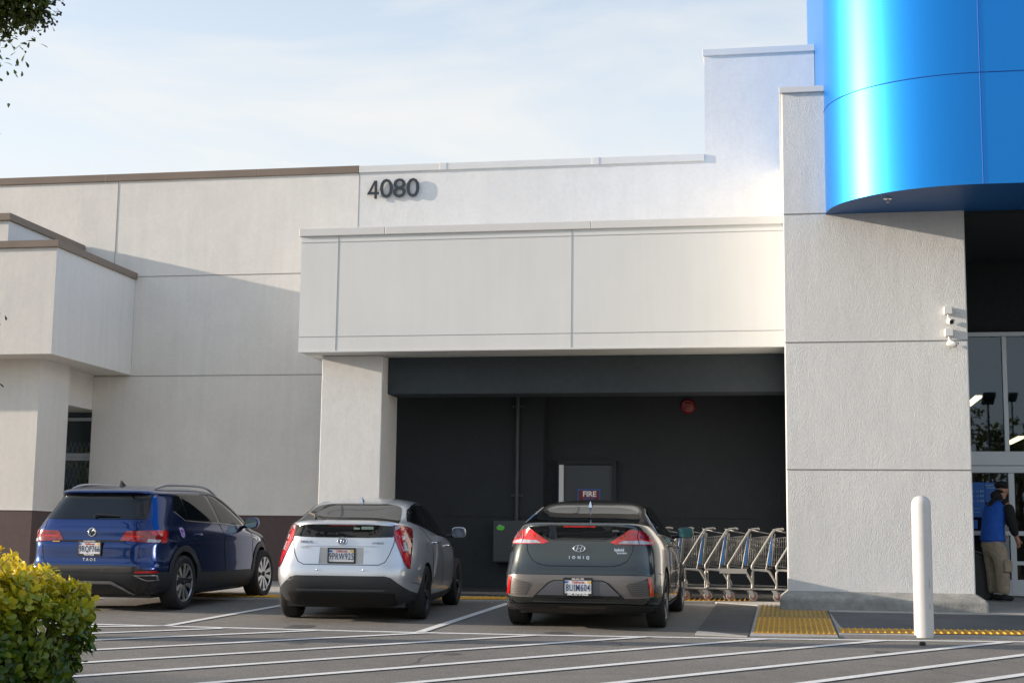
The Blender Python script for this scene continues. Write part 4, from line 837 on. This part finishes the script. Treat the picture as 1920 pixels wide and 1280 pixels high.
# ---- shopping carts
def cart_proto(label):
    c = empty('shopping_cart', (0, 0, 0), label=label, cat='shopping cart', group='nested shopping carts in the recess')
    tubem = mat('cart tube steel', (.34, .335, .32), .42, metal=.6); wirem = mat('cart wire', (.28, .28, .27), .4, metal=.7)
    W = .26
    def curve(pts, n=4):      # rounded corners
        o = [pts[0]]
        for i in range(1, len(pts)-1):
            a, b, d = Vector(pts[i-1]), Vector(pts[i]), Vector(pts[i+1]); ra = min(.06, (a-b).length*.4, (d-b).length*.4)
            p0 = b+(a-b).normalized()*ra; p1 = b+(d-b).normalized()*ra
            for k in range(n+1):
                t_ = k/n; o.append(tuple((1-t_)**2*p0+2*t_*(1-t_)*b+t_*t_*p1))
        return o+[pts[-1]]
    fr_ = MB()
    for s1 in (-1, 1):
        y = s1*W
        fr_.tube(curve([(.14, y, 1.03), (.02, y, 1.02), (-.30, y, .50), (-.30, y, .44), (-.06, y, .42)]), .0125, 8)
        fr_.tube(curve([(-.30, y, .17), (-.30, y, .44), (-.07, y, .44), (.05, y, .235), (.04, y, .165), (-.75, y*.72, .165)]), .0125, 8)
        fr_.tube([(.0, y, 1.0), (-.10, y, .44)], .006, 6)
    fr_.tube([(-.75, -W*.72, .15), (-.75, W*.72, .15)], .0125, 8)
    fr_.build('frame', tubem, c)
    MB().tube([(.14, -W, 1.03), (.14, W, 1.03)], .016, 8).build('handle', mat('cart handle grip', (.36, .35, .32), .5), c)
    bk = MB()
    def side(t_, y, h):      # t 0 rear .. 1 front
        x = .0-.85*t_; zt = .93-.10*t_; zb = .46+.10*t_; yy = y*(1-.25*t_); return (x-.02*(1-h), yy*(.86+.14*h), zb+(zt-zb)*h)
    for s1 in (-1, 1):
        for i in range(28): t_ = i/27; bk.tube([side(t_, s1*W, 0), side(t_, s1*W, 1)], .0028, 4, False)
        for h in (0, .22, .44, .68, .86, 1): bk.tube([side(0, s1*W, h), side(1, s1*W, h)], .0045 if h in (0, 1) else .003, 4, False)
    for i in range(12):
        q = -1+2*i/11; bk.tube([side(0, q*W, 0), side(1, q*W, 0)], .0028, 4, False); bk.tube([side(1, q*W, 0), side(1, q*W, 1)], .0028, 4, False)
        bk.tube([(side(0, q*W, 0)[0], q*W, .50), (.03, q*W, .96)], .0028, 4, False)
    for h in (0, .3, .6, 1): bk.tube([side(1, -W, h), side(1, W, h)], .004, 4, False)
    for t_ in (.1, .3, .5, .7, .9): bk.tube([side(t_, -W, 0), side(t_, W, 0)], .0028, 4, False)
    bk.tube([(-.02, -W, .95), (-.34, -W*.8, 1.02), (-.34, W*.8, 1.02), (-.02, W, .95)], .005, 5, False); bk.tube([(-.02, -W*.5, .95), (-.34, -W*.45, 1.0)], .004, 4, False); bk.tube([(-.02, W*.5, .95), (-.34, W*.45, 1.0)], .004, 4, False)
    bk.build('basket', wirem, c)
    MB().prism([(-.03, .90), (.0, .90), (-.035, .52), (-.075, .50), (-.07, .62)], 'y', -W-.004, -W+.012).build('seat_flap', mat('cart blue plastic', (.02, .11, .30), .4), c)
    MB().prism([(-.03, .90), (.0, .90), (-.035, .52), (-.075, .50), (-.07, .62)], 'y', W-.012, W+.004).build('seat_flap', MATS['cart blue plastic'], c)
    lr = MB()
    for q in (-.6, -.3, 0, .3, .6): lr.tube([(.04, q*W, .20), (-.70, q*W*.75, .22)], .004, 4, False)
    for x in (-.65, -.4, -.15): lr.tube([(x, -W*.8, .205), (x, W*.8, .205)], .004, 4, False)
    lr.build('lower_rack', wirem, c)
    for x, w2 in ((.03, W), (-.68, W*.72)):
        for s1 in (-1, 1):
            y = s1*w2; fk = MB().prism([(x-.055, .15), (x+.015, .15), (x+.045, .075), (x+.03, .045), (x+.0, .06)], 'y', y-.022, y-.016); fk.prism([(x-.055, .15), (x+.015, .15), (x+.045, .075), (x+.03, .045), (x+.0, .06)], 'y', y+.016, y+.022)
            f_ = fk.build('caster_fork', tubem, c)
            Mw = Matrix.Translation((x+.03, y, .0625)) @ Matrix.Rotation(R(90), 4, 'X')
            MB().lathe([(.045, -.014), (.060, -.013), (.0625, -.008), (.0625, .008), (.060, .013), (.045, .014)], 22, Mw).build('caster_wheel', mat('caster grey rubber', (.22, .20, .19), .6), f_)
            MB().lathe([(0, -.016), (.030, -.015), (.044, -.010), (.044, .010), (.030, .015), (0, .016)], 18, Mw).build('caster_hub', mat('caster red hub', (.20, .09, .085), .5), f_)
    return c
labs = ['shopping cart nearest the stucco pier, mostly hidden behind it', 'second shopping cart from the pier, with its whole handle loop showing', 'shopping cart with the broad grey lower bumper plate, third from the pier', 'fourth shopping cart from the pier, in the middle of the nested row', 'fifth shopping cart from the pier, wheel just right of the graphite car tyre', 'sixth shopping cart from the pier, partly hidden by the graphite car', 'shopping cart deepest behind the graphite car, last of the nested row']
cx = [.27, -.075, -.42, -.74, -1.065, -1.385, -1.70]
first = cart_proto(labs[0])
for i, x in enumerate(cx):
    k = first if i == 0 else copy_tree(first)
    k['label'] = labs[i]; k.location = (x-.09, 21.95, S(21.95)); k.rotation_euler = (0, 0, R(random.uniform(-1.2, 1.2)))
    if i == 2: MB().box(-.42, -.03, -.285, -.26, .385, .455).build('bumper_plate', mat('grey bumper plate', (.30, .29, .27), .5), k)
# ---- hedge with leaf rosettes
def leaf(vs, fs, o, d, up, L_, W_, curl):
    d = d.normalized(); sd_ = d.cross(up)
    if sd_.length < 1e-4: sd_ = d.cross(Vector((1, 0, 0)))
    sd_.normalize(); n = sd_.cross(d).normalized(); b = len(vs)
    for t_, w_ in ((0, .10), (.35, .62), (.68, 1), (.90, .72)):
        c_ = o+d*L_*t_-n*curl*L_*t_*t_; h = W_*w_/2
        vs += [c_-sd_*h+n*h*.35, c_, c_+sd_*h+n*h*.35]
    vs.append(o+d*L_*1.0-n*curl*L_)
    for i in range(3):
        fs += [(b+3*i, b+3*i+1, b+3*i+4, b+3*i+3), (b+3*i+1, b+3*i+2, b+3*i+5, b+3*i+4)]
    fs += [(b+9, b+10, b+12), (b+10, b+11, b+12)]
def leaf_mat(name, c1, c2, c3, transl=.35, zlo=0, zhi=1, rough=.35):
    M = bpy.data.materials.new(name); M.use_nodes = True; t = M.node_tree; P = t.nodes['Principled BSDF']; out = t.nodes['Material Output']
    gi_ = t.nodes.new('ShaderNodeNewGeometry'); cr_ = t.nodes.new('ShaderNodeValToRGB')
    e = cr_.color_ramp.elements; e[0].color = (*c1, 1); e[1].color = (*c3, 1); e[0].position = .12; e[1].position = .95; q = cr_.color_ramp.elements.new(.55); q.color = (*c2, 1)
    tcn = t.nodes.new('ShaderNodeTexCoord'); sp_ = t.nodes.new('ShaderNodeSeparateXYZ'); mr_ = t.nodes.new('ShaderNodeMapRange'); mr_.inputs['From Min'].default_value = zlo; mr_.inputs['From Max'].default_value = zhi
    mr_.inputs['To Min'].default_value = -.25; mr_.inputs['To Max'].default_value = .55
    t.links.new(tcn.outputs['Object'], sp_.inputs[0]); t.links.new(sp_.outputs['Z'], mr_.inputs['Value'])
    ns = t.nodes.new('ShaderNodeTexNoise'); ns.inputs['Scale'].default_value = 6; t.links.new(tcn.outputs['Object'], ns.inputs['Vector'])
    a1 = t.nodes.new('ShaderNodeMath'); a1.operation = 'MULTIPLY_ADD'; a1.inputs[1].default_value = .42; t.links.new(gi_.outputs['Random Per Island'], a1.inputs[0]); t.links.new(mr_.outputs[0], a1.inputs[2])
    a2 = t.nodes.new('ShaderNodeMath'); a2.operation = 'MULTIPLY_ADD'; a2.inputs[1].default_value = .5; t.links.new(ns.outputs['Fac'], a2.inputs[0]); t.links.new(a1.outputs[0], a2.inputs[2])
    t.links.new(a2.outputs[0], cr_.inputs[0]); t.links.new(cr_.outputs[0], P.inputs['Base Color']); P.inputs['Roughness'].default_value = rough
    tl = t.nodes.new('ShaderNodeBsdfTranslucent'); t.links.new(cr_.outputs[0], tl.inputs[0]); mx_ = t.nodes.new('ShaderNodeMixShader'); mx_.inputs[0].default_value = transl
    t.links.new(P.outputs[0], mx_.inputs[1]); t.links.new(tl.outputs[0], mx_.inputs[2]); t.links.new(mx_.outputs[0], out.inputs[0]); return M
hd = empty('hedge', (-4.90, 7.3, G(7.3)), label='rounded clipped shrub with yellow and green leaves in the near left corner', cat='hedge')
rnd = random.Random(3)
vs, fs = [], []; tw_ = MB()
HX, HY, HZ, HT = 1.12, 1.0, 1.30, 1.02
def hsurf(a, b):    # a azimuth, b elevation: squarish clipped dome
    cb = spow(math.cos(b), .36) if b > 0 else 1-.12*math.sin(b)**2; x = HX*cb*spow(math.cos(a), .9); y = HY*cb*spow(math.sin(a), .9); z = .72+(.265 if b > 0 else .70)*spow(math.sin(b), .85)
    return Vector((x, y, z))
for i in range(4600):
    a = rnd.uniform(-math.pi, math.pi); b = math.asin(rnd.uniform(-.95, 1))
    if math.cos(a-2.14) > .35 and b < .5: continue
    p = hsurf(a, b); nrm = Vector((p.x/HX**2, p.y/HY**2, max(0, p.z-.82)/.16)).normalized()
    p = p*(1+.05*math.sin(a*5+b*3)*math.cos(b*7+a))+nrm*rnd.gauss(-.03, .035)
    if i % 9 == 0: p += nrm*rnd.uniform(.02, .07)
    ax = (nrm+Vector((rnd.gauss(0, .35), rnd.gauss(0, .35), rnd.gauss(.35, .3)))).normalized(); s_ = rnd.uniform(.75, 1.2)
    if i % 3 == 0: tw_.tube([p-ax*.12, p], .0022, 4, False)
    e1 = ax.orthogonal().normalized(); e2 = ax.cross(e1)
    nl = rnd.randint(5, 8)
    for k in range(nl):
        th = k*2.4+rnd.uniform(-.4, .4); el = .25+.75*k/nl+rnd.uniform(-.15, .15)
        d = (e1*math.cos(th)+e2*math.sin(th))*math.cos(el)+ax*math.sin(el)
        leaf(vs, fs, p-ax*(.035*(1-k/nl)), d, ax, .056*s_*rnd.uniform(.8, 1.15), .033*s_, rnd.uniform(-.1, .35))
hb = MB(); hb.v = [tuple(v) for v in vs]; hb.f = fs; hb.sm = [True]*len(fs)
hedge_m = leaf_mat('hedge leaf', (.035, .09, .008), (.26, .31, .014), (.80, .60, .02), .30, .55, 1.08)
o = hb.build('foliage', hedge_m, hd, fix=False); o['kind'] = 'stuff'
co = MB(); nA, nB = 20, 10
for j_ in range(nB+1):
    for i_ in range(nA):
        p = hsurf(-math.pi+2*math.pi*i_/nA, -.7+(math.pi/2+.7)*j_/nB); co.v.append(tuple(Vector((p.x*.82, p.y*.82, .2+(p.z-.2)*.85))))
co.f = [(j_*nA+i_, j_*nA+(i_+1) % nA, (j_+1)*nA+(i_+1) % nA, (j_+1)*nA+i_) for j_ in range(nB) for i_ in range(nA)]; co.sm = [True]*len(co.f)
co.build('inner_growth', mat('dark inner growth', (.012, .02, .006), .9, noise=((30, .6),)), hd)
tw_.build('twigs', mat('green twig', (.12, .14, .04), .7), hd)
MB().tube([(0, 0, -.02), (.02, .0, .3), (.0, .03, .62)], [.05, .04, .03], 8).build('trunk', mat('bark', (.09, .065, .045), .9, noise=((20, .3),)), hd)
# ---- trees
def tree(name, label, loc, h, crown_r, n_cl, leaf_l, seed, m_leaf, cz=.68, boughs=(), group=None, lean=(0, 0), per=26, flat=.8):
    T = empty(name, loc, label=label, cat='tree', group=group); rn = random.Random(seed)
    bark = mat('bark'); tr_ = MB(); top = Vector((lean[0], lean[1], h*.62))
    tr_.tube([(0, 0, -.1), (lean[0]*.3, lean[1]*.3, h*.22), (lean[0]*.6, lean[1]*.6, h*.42), top], [h*.032, h*.024, h*.019, h*.011], 9); ends = []
    for i in range(9):
        t_ = .35+.6*i/9; b0 = Vector((lean[0]*t_, lean[1]*t_, h*.62*t_)); a = i*2.4+rn.uniform(-.4, .4); e = b0+Vector((math.cos(a)*crown_r*.8, math.sin(a)*crown_r*.8, h*rn.uniform(.12, .32)))
        mid = b0*.5+e*.5+Vector((0, 0, -.03*h)); tr_.tube([b0, mid, e], [h*.012, h*.008, h*.004], 6); ends.append((b0, mid, e))
    for bo_ in boughs: tr_.tube([top*.7]+[Vector(p) for p in bo_], [h*.008]+[h*.004]*(len(bo_)-1)+[h*.0015], 6); 
    tr_.build('trunk', bark, T)
    vs, fs = [], []; cc = Vector((lean[0], lean[1], h*cz))
    cl = []
    for i in range(n_cl):
        while True:
            d = Vector((rn.uniform(-1, 1), rn.uniform(-1, 1), rn.uniform(-1, 1)))
            if .3 < d.length < 1: break
        cl.append((cc+Vector((d.x*crown_r, d.y*crown_r, d.z*h*(1-cz)*flat)), rn.uniform(.14, .26)*crown_r))
    for bo_ in boughs:
        for j_ in range(len(bo_)):
            p = Vector(bo_[j_])
            for q in range(3): cl.append((p+Vector((rn.gauss(0, .06), rn.gauss(0, .08), rn.gauss(0, .05))), .10))
    if boughs:
        for q in range(90): cl.append((Vector((rn.uniform(1.0, 1.80), rn.uniform(0, .6), rn.uniform(6.52, 6.95))), .13))
    for (p, rr) in cl:
        for k in range(per if rr > .13 else per+8):
            q = p+Vector((rn.gauss(0, rr*.55), rn.gauss(0, rr*.55), rn.gauss(0, rr*.45))); d = Vector((rn.gauss(0, 1), rn.gauss(0, 1), rn.gauss(-.2, .7)))
            leaf(vs, fs, q, d, Vector((rn.gauss(0, .5), rn.gauss(0, .5), 1)), leaf_l*rn.uniform(.7, 1.2), leaf_l*.48, rn.uniform(0, .4))
    b = MB(); b.v = [tuple(v) for v in vs]; b.f = fs; b.sm = [True]*len(fs); b.build('crown', m_leaf, T, fix=False); return T
green = leaf_mat('tree leaf', (.016, .036, .008), (.035, .070, .012), (.11, .14, .02), .3, 0, 9)
T1 = tree('tree', 'leafy tree at the left edge, only its berried branch tips in view', (-9.6, 13.6, G(13.6)), 8.6, 1.7, 60, .075, 5, green, .74,
     boughs=(((-.2, .1, 5.8), (.6, .1, 6.2), (1.1, .2, 6.45), (1.5, .3, 6.55), (1.80, .35, 6.56)), ((.0, .2, 6.0), (.7, .3, 6.4), (1.1, .3, 6.5), (1.45, .35, 6.42)), ((.6, .2, 6.3), (1.2, .3, 6.7), (1.75, .3, 6.72)), ((.3, .2, 2.9), (1.15, .25, 3.22), (1.45, .3, 3.30)), ((.3, .1, 2.2), (1.1, .2, 2.42), (1.42, .25, 2.62))))
be = MB(); rb = random.Random(9)
for (bx, by, bz) in ((1.92, .36, 6.56), (1.95, .38, 6.48), (1.88, .36, 6.42), (1.50, .3, 6.34), (1.98, .4, 6.68)):
    for k in range(7):
        p = Vector((bx+rb.gauss(0, .05), by+rb.gauss(0, .05), bz+rb.gauss(0, .05))); be.lathe([(0, -.014), (.010, -.010), (.014, 0), (.010, .010), (0, .014)], 6, Matrix.Translation(p)); be.tube([p, p+Vector((-.05, 0, .05))], .0025, 4, False)
be.build('berries', mat('dark berry', (.02, .015, .03), .5), T1)['kind'] = 'stuff'
green2 = leaf_mat('backdrop leaf', (.03, .05, .012), (.07, .10, .02), (.16, .16, .03), .25, 0, 9)
labs = ['tree behind the photographer, reflected left of the mullion in the upper window', 'tree behind the photographer, reflected at the right of the upper window', 'tree behind the photographer, reflected in the rear glass of the silver car', 'tree behind the photographer, reflected in the tailgate of the blue SUV', 'tree behind the photographer, reflected in the windows of the annex']
protoT = tree('tree', labs[0], (10.3, -34, 0), 10.6, 2.0, 70, .34, 21, green2, .62, group='trees behind the photographer', per=20)
for i, (x, y, rz_, sc) in enumerate(((13.2, -40, 1.2, 1.0), (-13, -30, 2.2, 1.2), (-26, -26, 3.3, 1.15), (-44, -8, 4.0, 1.2))):
    k = copy_tree(protoT); k['label'] = labs[i+1]; k.location = (x, y, gz(y)); k.rotation_euler = (0, 0, rz_); k.scale = (sc, sc, sc)
protoT.location.z = gz(-34)
for i, (x, y, sc) in enumerate(((-58, 2, 1.3), (-36, -34, 1.25), (-20, -48, 1.4), (-4, -46, 1.3), (3, -38, 1.1), (26, -36, 1.15), (38, -30, 1.25), (52, -20, 1.3))):
    k = copy_tree(protoT); k['label'] = 'one of the trees across the car park, seen only as reflections in paint and glass'; k.location = (x, y, gz(y)); k.rotation_euler = (0, 0, i*1.1); k.scale = (sc*1.3, sc*1.3, sc)
lp_ = None
for i, (x, y, h, lab) in enumerate(((10.3, -30, 9.5, 'tall car park lamp post behind the photographer, reflected left of the window mullion'), (15.3, -56, 12.2, 'farther car park lamp post behind the photographer, reflected right of the window mullion'))):
    k = empty('lamp_post', (x, y, gz(y)), label=lab, cat='lamp post', group='car park lamp posts')
    MB().tube([(0, 0, 0), (0, 0, h)], [.11, .06], 10).build('pole', dgrey, k); MB().lathe([(.3, -.02), (.3, .7), (.12, .75)], 16).build('base', concrete, k)
    hd2 = MB().prism([(-.15, h-.1), (.75, h+.25), (.78, h+.45), (-.12, h+.1)], 'x', -.30, .30); hd2.build('lamp_head', dgrey, k)
# ---- small plants behind the annex window
pv, pf = [], []; rp_ = random.Random(4)
for k in range(520):
    p = Vector((rp_.uniform(-.40, .45), rp_.gauss(0, .12), rp_.uniform(.2, 2.35))); leaf(pv, pf, p, Vector((rp_.gauss(0, 1), rp_.gauss(0, 1), rp_.gauss(0, 1))), Vector((0, 0, 1)), .10, .05, .2)
ip = empty('potted_plant', (-12.66, YW+.75, .8), label='leafy plant behind the lattice of the annex window', cat='plant')
b = MB(); b.v = [tuple(v) for v in pv]; b.f = pf; b.sm = [True]*len(pf); b.build('foliage', leaf_mat('window plant leaf', (.07, .14, .01), (.25, .32, .01), (.5, .5, .02), .5, .5, 2.6), ip, fix=False)
MB().tube([(0, 0, 0), (.03, 0, 1.2), (-.02, 0, 2.4)], [.02, .015, .008], 6).build('stem', mat('bark'), ip); MB().lathe([(0, 0), (.13, 0), (.17, .26), (.15, .26), (.14, .2), (0, .2)], 16).build('pot', brown_st, ip)
# ---- litter on the asphalt
lt = MB().lathe([(0, 0), (.03, .0), (.035, .02), (.02, .035), (0, .036)], 7).build('pebble', mat('dark stone', (.03, .028, .025), .9), None); lt.location = (1.34, 15.45, G(15.45)+.002); tag(lt, 'tiny dark stone on the asphalt in front of the white bollard', 'stone')
# ---- person at the entrance
def skinned(name, V, E, m, parent, lv=2):
    me = bpy.data.meshes.new(name); me.from_pydata([v[:3] for v in V], E, []); o = bpy.data.objects.new(name, me); col.objects.link(o)
    sk_ = o.modifiers.new('skin', 'SKIN'); 
    for i, v in enumerate(V):
        d_ = me.skin_vertices[0].data[i]; rr = v[3]; d_.radius = (rr, v[4] if len(v) > 4 else rr); d_.use_root = (i == 0)
    ss = o.modifiers.new('sub', 'SUBSURF'); ss.levels = lv; ss.render_levels = lv
    m2 = bpy.data.meshes.new_from_object(o.evaluated_get(bpy.context.evaluated_depsgraph_get())); o.modifiers.clear(); o.data = m2; m2.name = name
    for p in m2.polygons: p.use_smooth = True
    m2.materials.clear(); m2.materials.append(m); o.parent = parent; return o
pe = empty('person', (3.06, 22.85, S(22.85)), rz=R(38), label='person in a blue vest, black cap and khaki cargo trousers bending at the entrance doors', cat='person')
# local frame: x to the right in the picture (the way the person leans), y into the picture
skin_m = mat('skin', (.42, .22, .15), .55); vest_m = mat('blue vest fabric', (.006, .09, .46), .75, noise=((14, .12),), bump=(16, .5, .03)); black_f = mat('black fabric', (.010, .010, .012), .85, bump=(20, .5, .02)); khaki = mat('khaki fabric', (.33, .27, .20), .85, noise=((9, .14), (30, .08)), bump=(9, .9, .05))
# body (skin): pelvis, spine, neck, head, arms, hands, legs in one surface
V = [(-.02, 0, .93, .09, .08), (-.02, 0, 1.10, .09, .08), (.03, 0, 1.30, .09, .08), (.09, 0, 1.42, .08, .07), (.13, 0, 1.50, .055), (.165, 0, 1.57, .075, .085), (.19, 0, 1.64, .095, .085), (.195, 0, 1.71, .075, .07),
     (.09, -.18, 1.41, .05), (.10, -.23, 1.15, .042), (.19, -.23, .93, .030), (.21, -.23, .88, .026, .038),
     (.09, .18, 1.41, .05), (.16, .22, 1.16, .042), (.31, .18, 1.0, .030), (.35, .17, .96, .026, .036),
     (-.03, -.09, .86, .085), (-.01, -.11, .48, .058), (.0, -.12, .10, .04), (-.03, .09, .86, .085), (.06, .11, .48, .058), (.08, .12, .10, .04)]
E_ = [(0, 1), (1, 2), (2, 3), (3, 4), (4, 5), (5, 6), (6, 7), (3, 8), (8, 9), (9, 10), (10, 11), (3, 12), (12, 13), (13, 14), (14, 15), (0, 16), (16, 17), (17, 18), (0, 19), (19, 20), (20, 21)]
for base, (hx, hy, hz) in ((11, (.21, -.23, .88)), (15, (.35, .17, .96))):     # fingers, curled a little
    for k in range(4):
        n0 = len(V); dy = -.030+.018*k; ln = (.8, .95, 1, .85)[k]
        V += [(hx+.012, hy+dy, hz-.045, .0095), (hx+.018, hy+dy, hz-.045-.035*ln, .009), (hx+.002, hy+dy, hz-.045-.060*ln, .008)]; E_ += [(base, n0), (n0, n0+1), (n0+1, n0+2)]
    n0 = len(V); V += [(hx+.035, hy-.035, hz-.01, .010), (hx+.048, hy-.040, hz-.045, .009)]; E_ += [(base, n0), (n0, n0+1)]
skinned('body', V, E_, skin_m, pe)
skinned('nose', [(.272, -.002, 1.615, .016), (.282, -.002, 1.598, .018)], [(0, 1)], skin_m, pe, 1)
skinned('ear', [(.165, -.088, 1.61, .016), (.165, -.088, 1.59, .012)], [(0, 1)], skin_m, pe, 1)
skinned('hair', [(.11, .0, 1.57, .075, .085), (.125, 0, 1.63, .09, .09)], [(0, 1)], mat('dark hair', (.012, .009, .008), .8), pe)
cap_ = skinned('cap', [(.13, 0, 1.64, .095, .10), (.16, 0, 1.69, .118, .115), (.165, 0, 1.735, .10, .10), (.165, 0, 1.765, .04)], [(0, 1), (1, 2), (2, 3)], black_f, pe)
skinned('cap_brim', [(.22, 0, 1.675, .05, .07), (.285, 0, 1.658, .014, .055)], [(0, 1)], black_f, cap_)
skinned('hood', [(.0, 0, 1.46, .08, .14), (.07, 0, 1.51, .10, .13), (.13, 0, 1.53, .08, .09)], [(0, 1), (1, 2)], black_f, pe)
skinned('shirt', [(-.04, 0, .93, .13, .16), (-.03, 0, 1.1, .135, .15), (.02, 0, 1.3, .14, .17), (.075, 0, 1.44, .09, .15), (.10, 0, 1.49, .06, .08)], [(0, 1), (1, 2), (2, 3), (3, 4)], black_f, pe)
skinned('sleeve', [(.075, -.09, 1.455, .075), (.08, -.19, 1.41, .08)], [(0, 1)], black_f, pe)
skinned('vest', [(-.045, 0, .84, .17, .20), (-.045, 0, .90, .175, .205), (-.045, 0, .96, .175, .20), (-.045, 0, 1.06, .165, .185), (-.02, 0, 1.20, .17, .185), (.03, 0, 1.33, .165, .20), (.07, 0, 1.42, .12, .17), (.085, 0, 1.47, .08, .12)], [(0, 1), (1, 2), (2, 3), (3, 4), (4, 5), (5, 6), (6, 7)], vest_m, pe)
skinned('sleeve', [(.08, -.175, 1.42, .085), (.08, -.225, 1.29, .085), (.09, -.24, 1.15, .074), (.14, -.24, 1.03, .066), (.18, -.235, .94, .052)], [(0, 1), (1, 2), (2, 3), (3, 4)], black_f, pe)
skinned('sleeve', [(.09, .175, 1.42, .08), (.12, .22, 1.28, .074), (.165, .225, 1.16, .066), (.26, .20, 1.06, .06), (.305, .185, 1.01, .05)], [(0, 1), (1, 2), (2, 3), (3, 4)], black_f, pe)
skinned('trousers', [(-.04, 0, .93, .165, .18), (-.05, 0, .85, .175, .19), (-.035, -.10, .74, .135, .125), (-.02, -.12, .60, .122, .115), (-.01, -.13, .45, .115, .108), (.0, -.13, .28, .108, .102), (.0, -.125, .14, .106, .10), (.0, -.12, .10, .08),
                    (-.0, .10, .74, .13, .125), (.04, .12, .60, .12, .112), (.065, .125, .45, .112, .106), (.075, .125, .28, .105, .10), (.08, .125, .15, .104, .10), (.08, .12, .105, .08)],
        [(0, 1), (1, 2), (2, 3), (3, 4), (4, 5), (5, 6), (6, 7), (1, 8), (8, 9), (9, 10), (10, 11), (11, 12), (12, 13)], khaki, pe)
MB().box(-.08, .07, -.262, -.215, .42, .60).build('cargo_pocket', khaki, pe, .02)
for (x, y) in ((.0, -.12), (.08, .12)):
    skinned('shoe', [(x-.06, y, .055, .055, .045), (x+.03, y, .06, .058, .05), (x+.12, y-.01, .048, .048, .045), (x+.19, y-.015, .038, .034, .036)], [(0, 1), (1, 2), (2, 3)], black_f, pe)
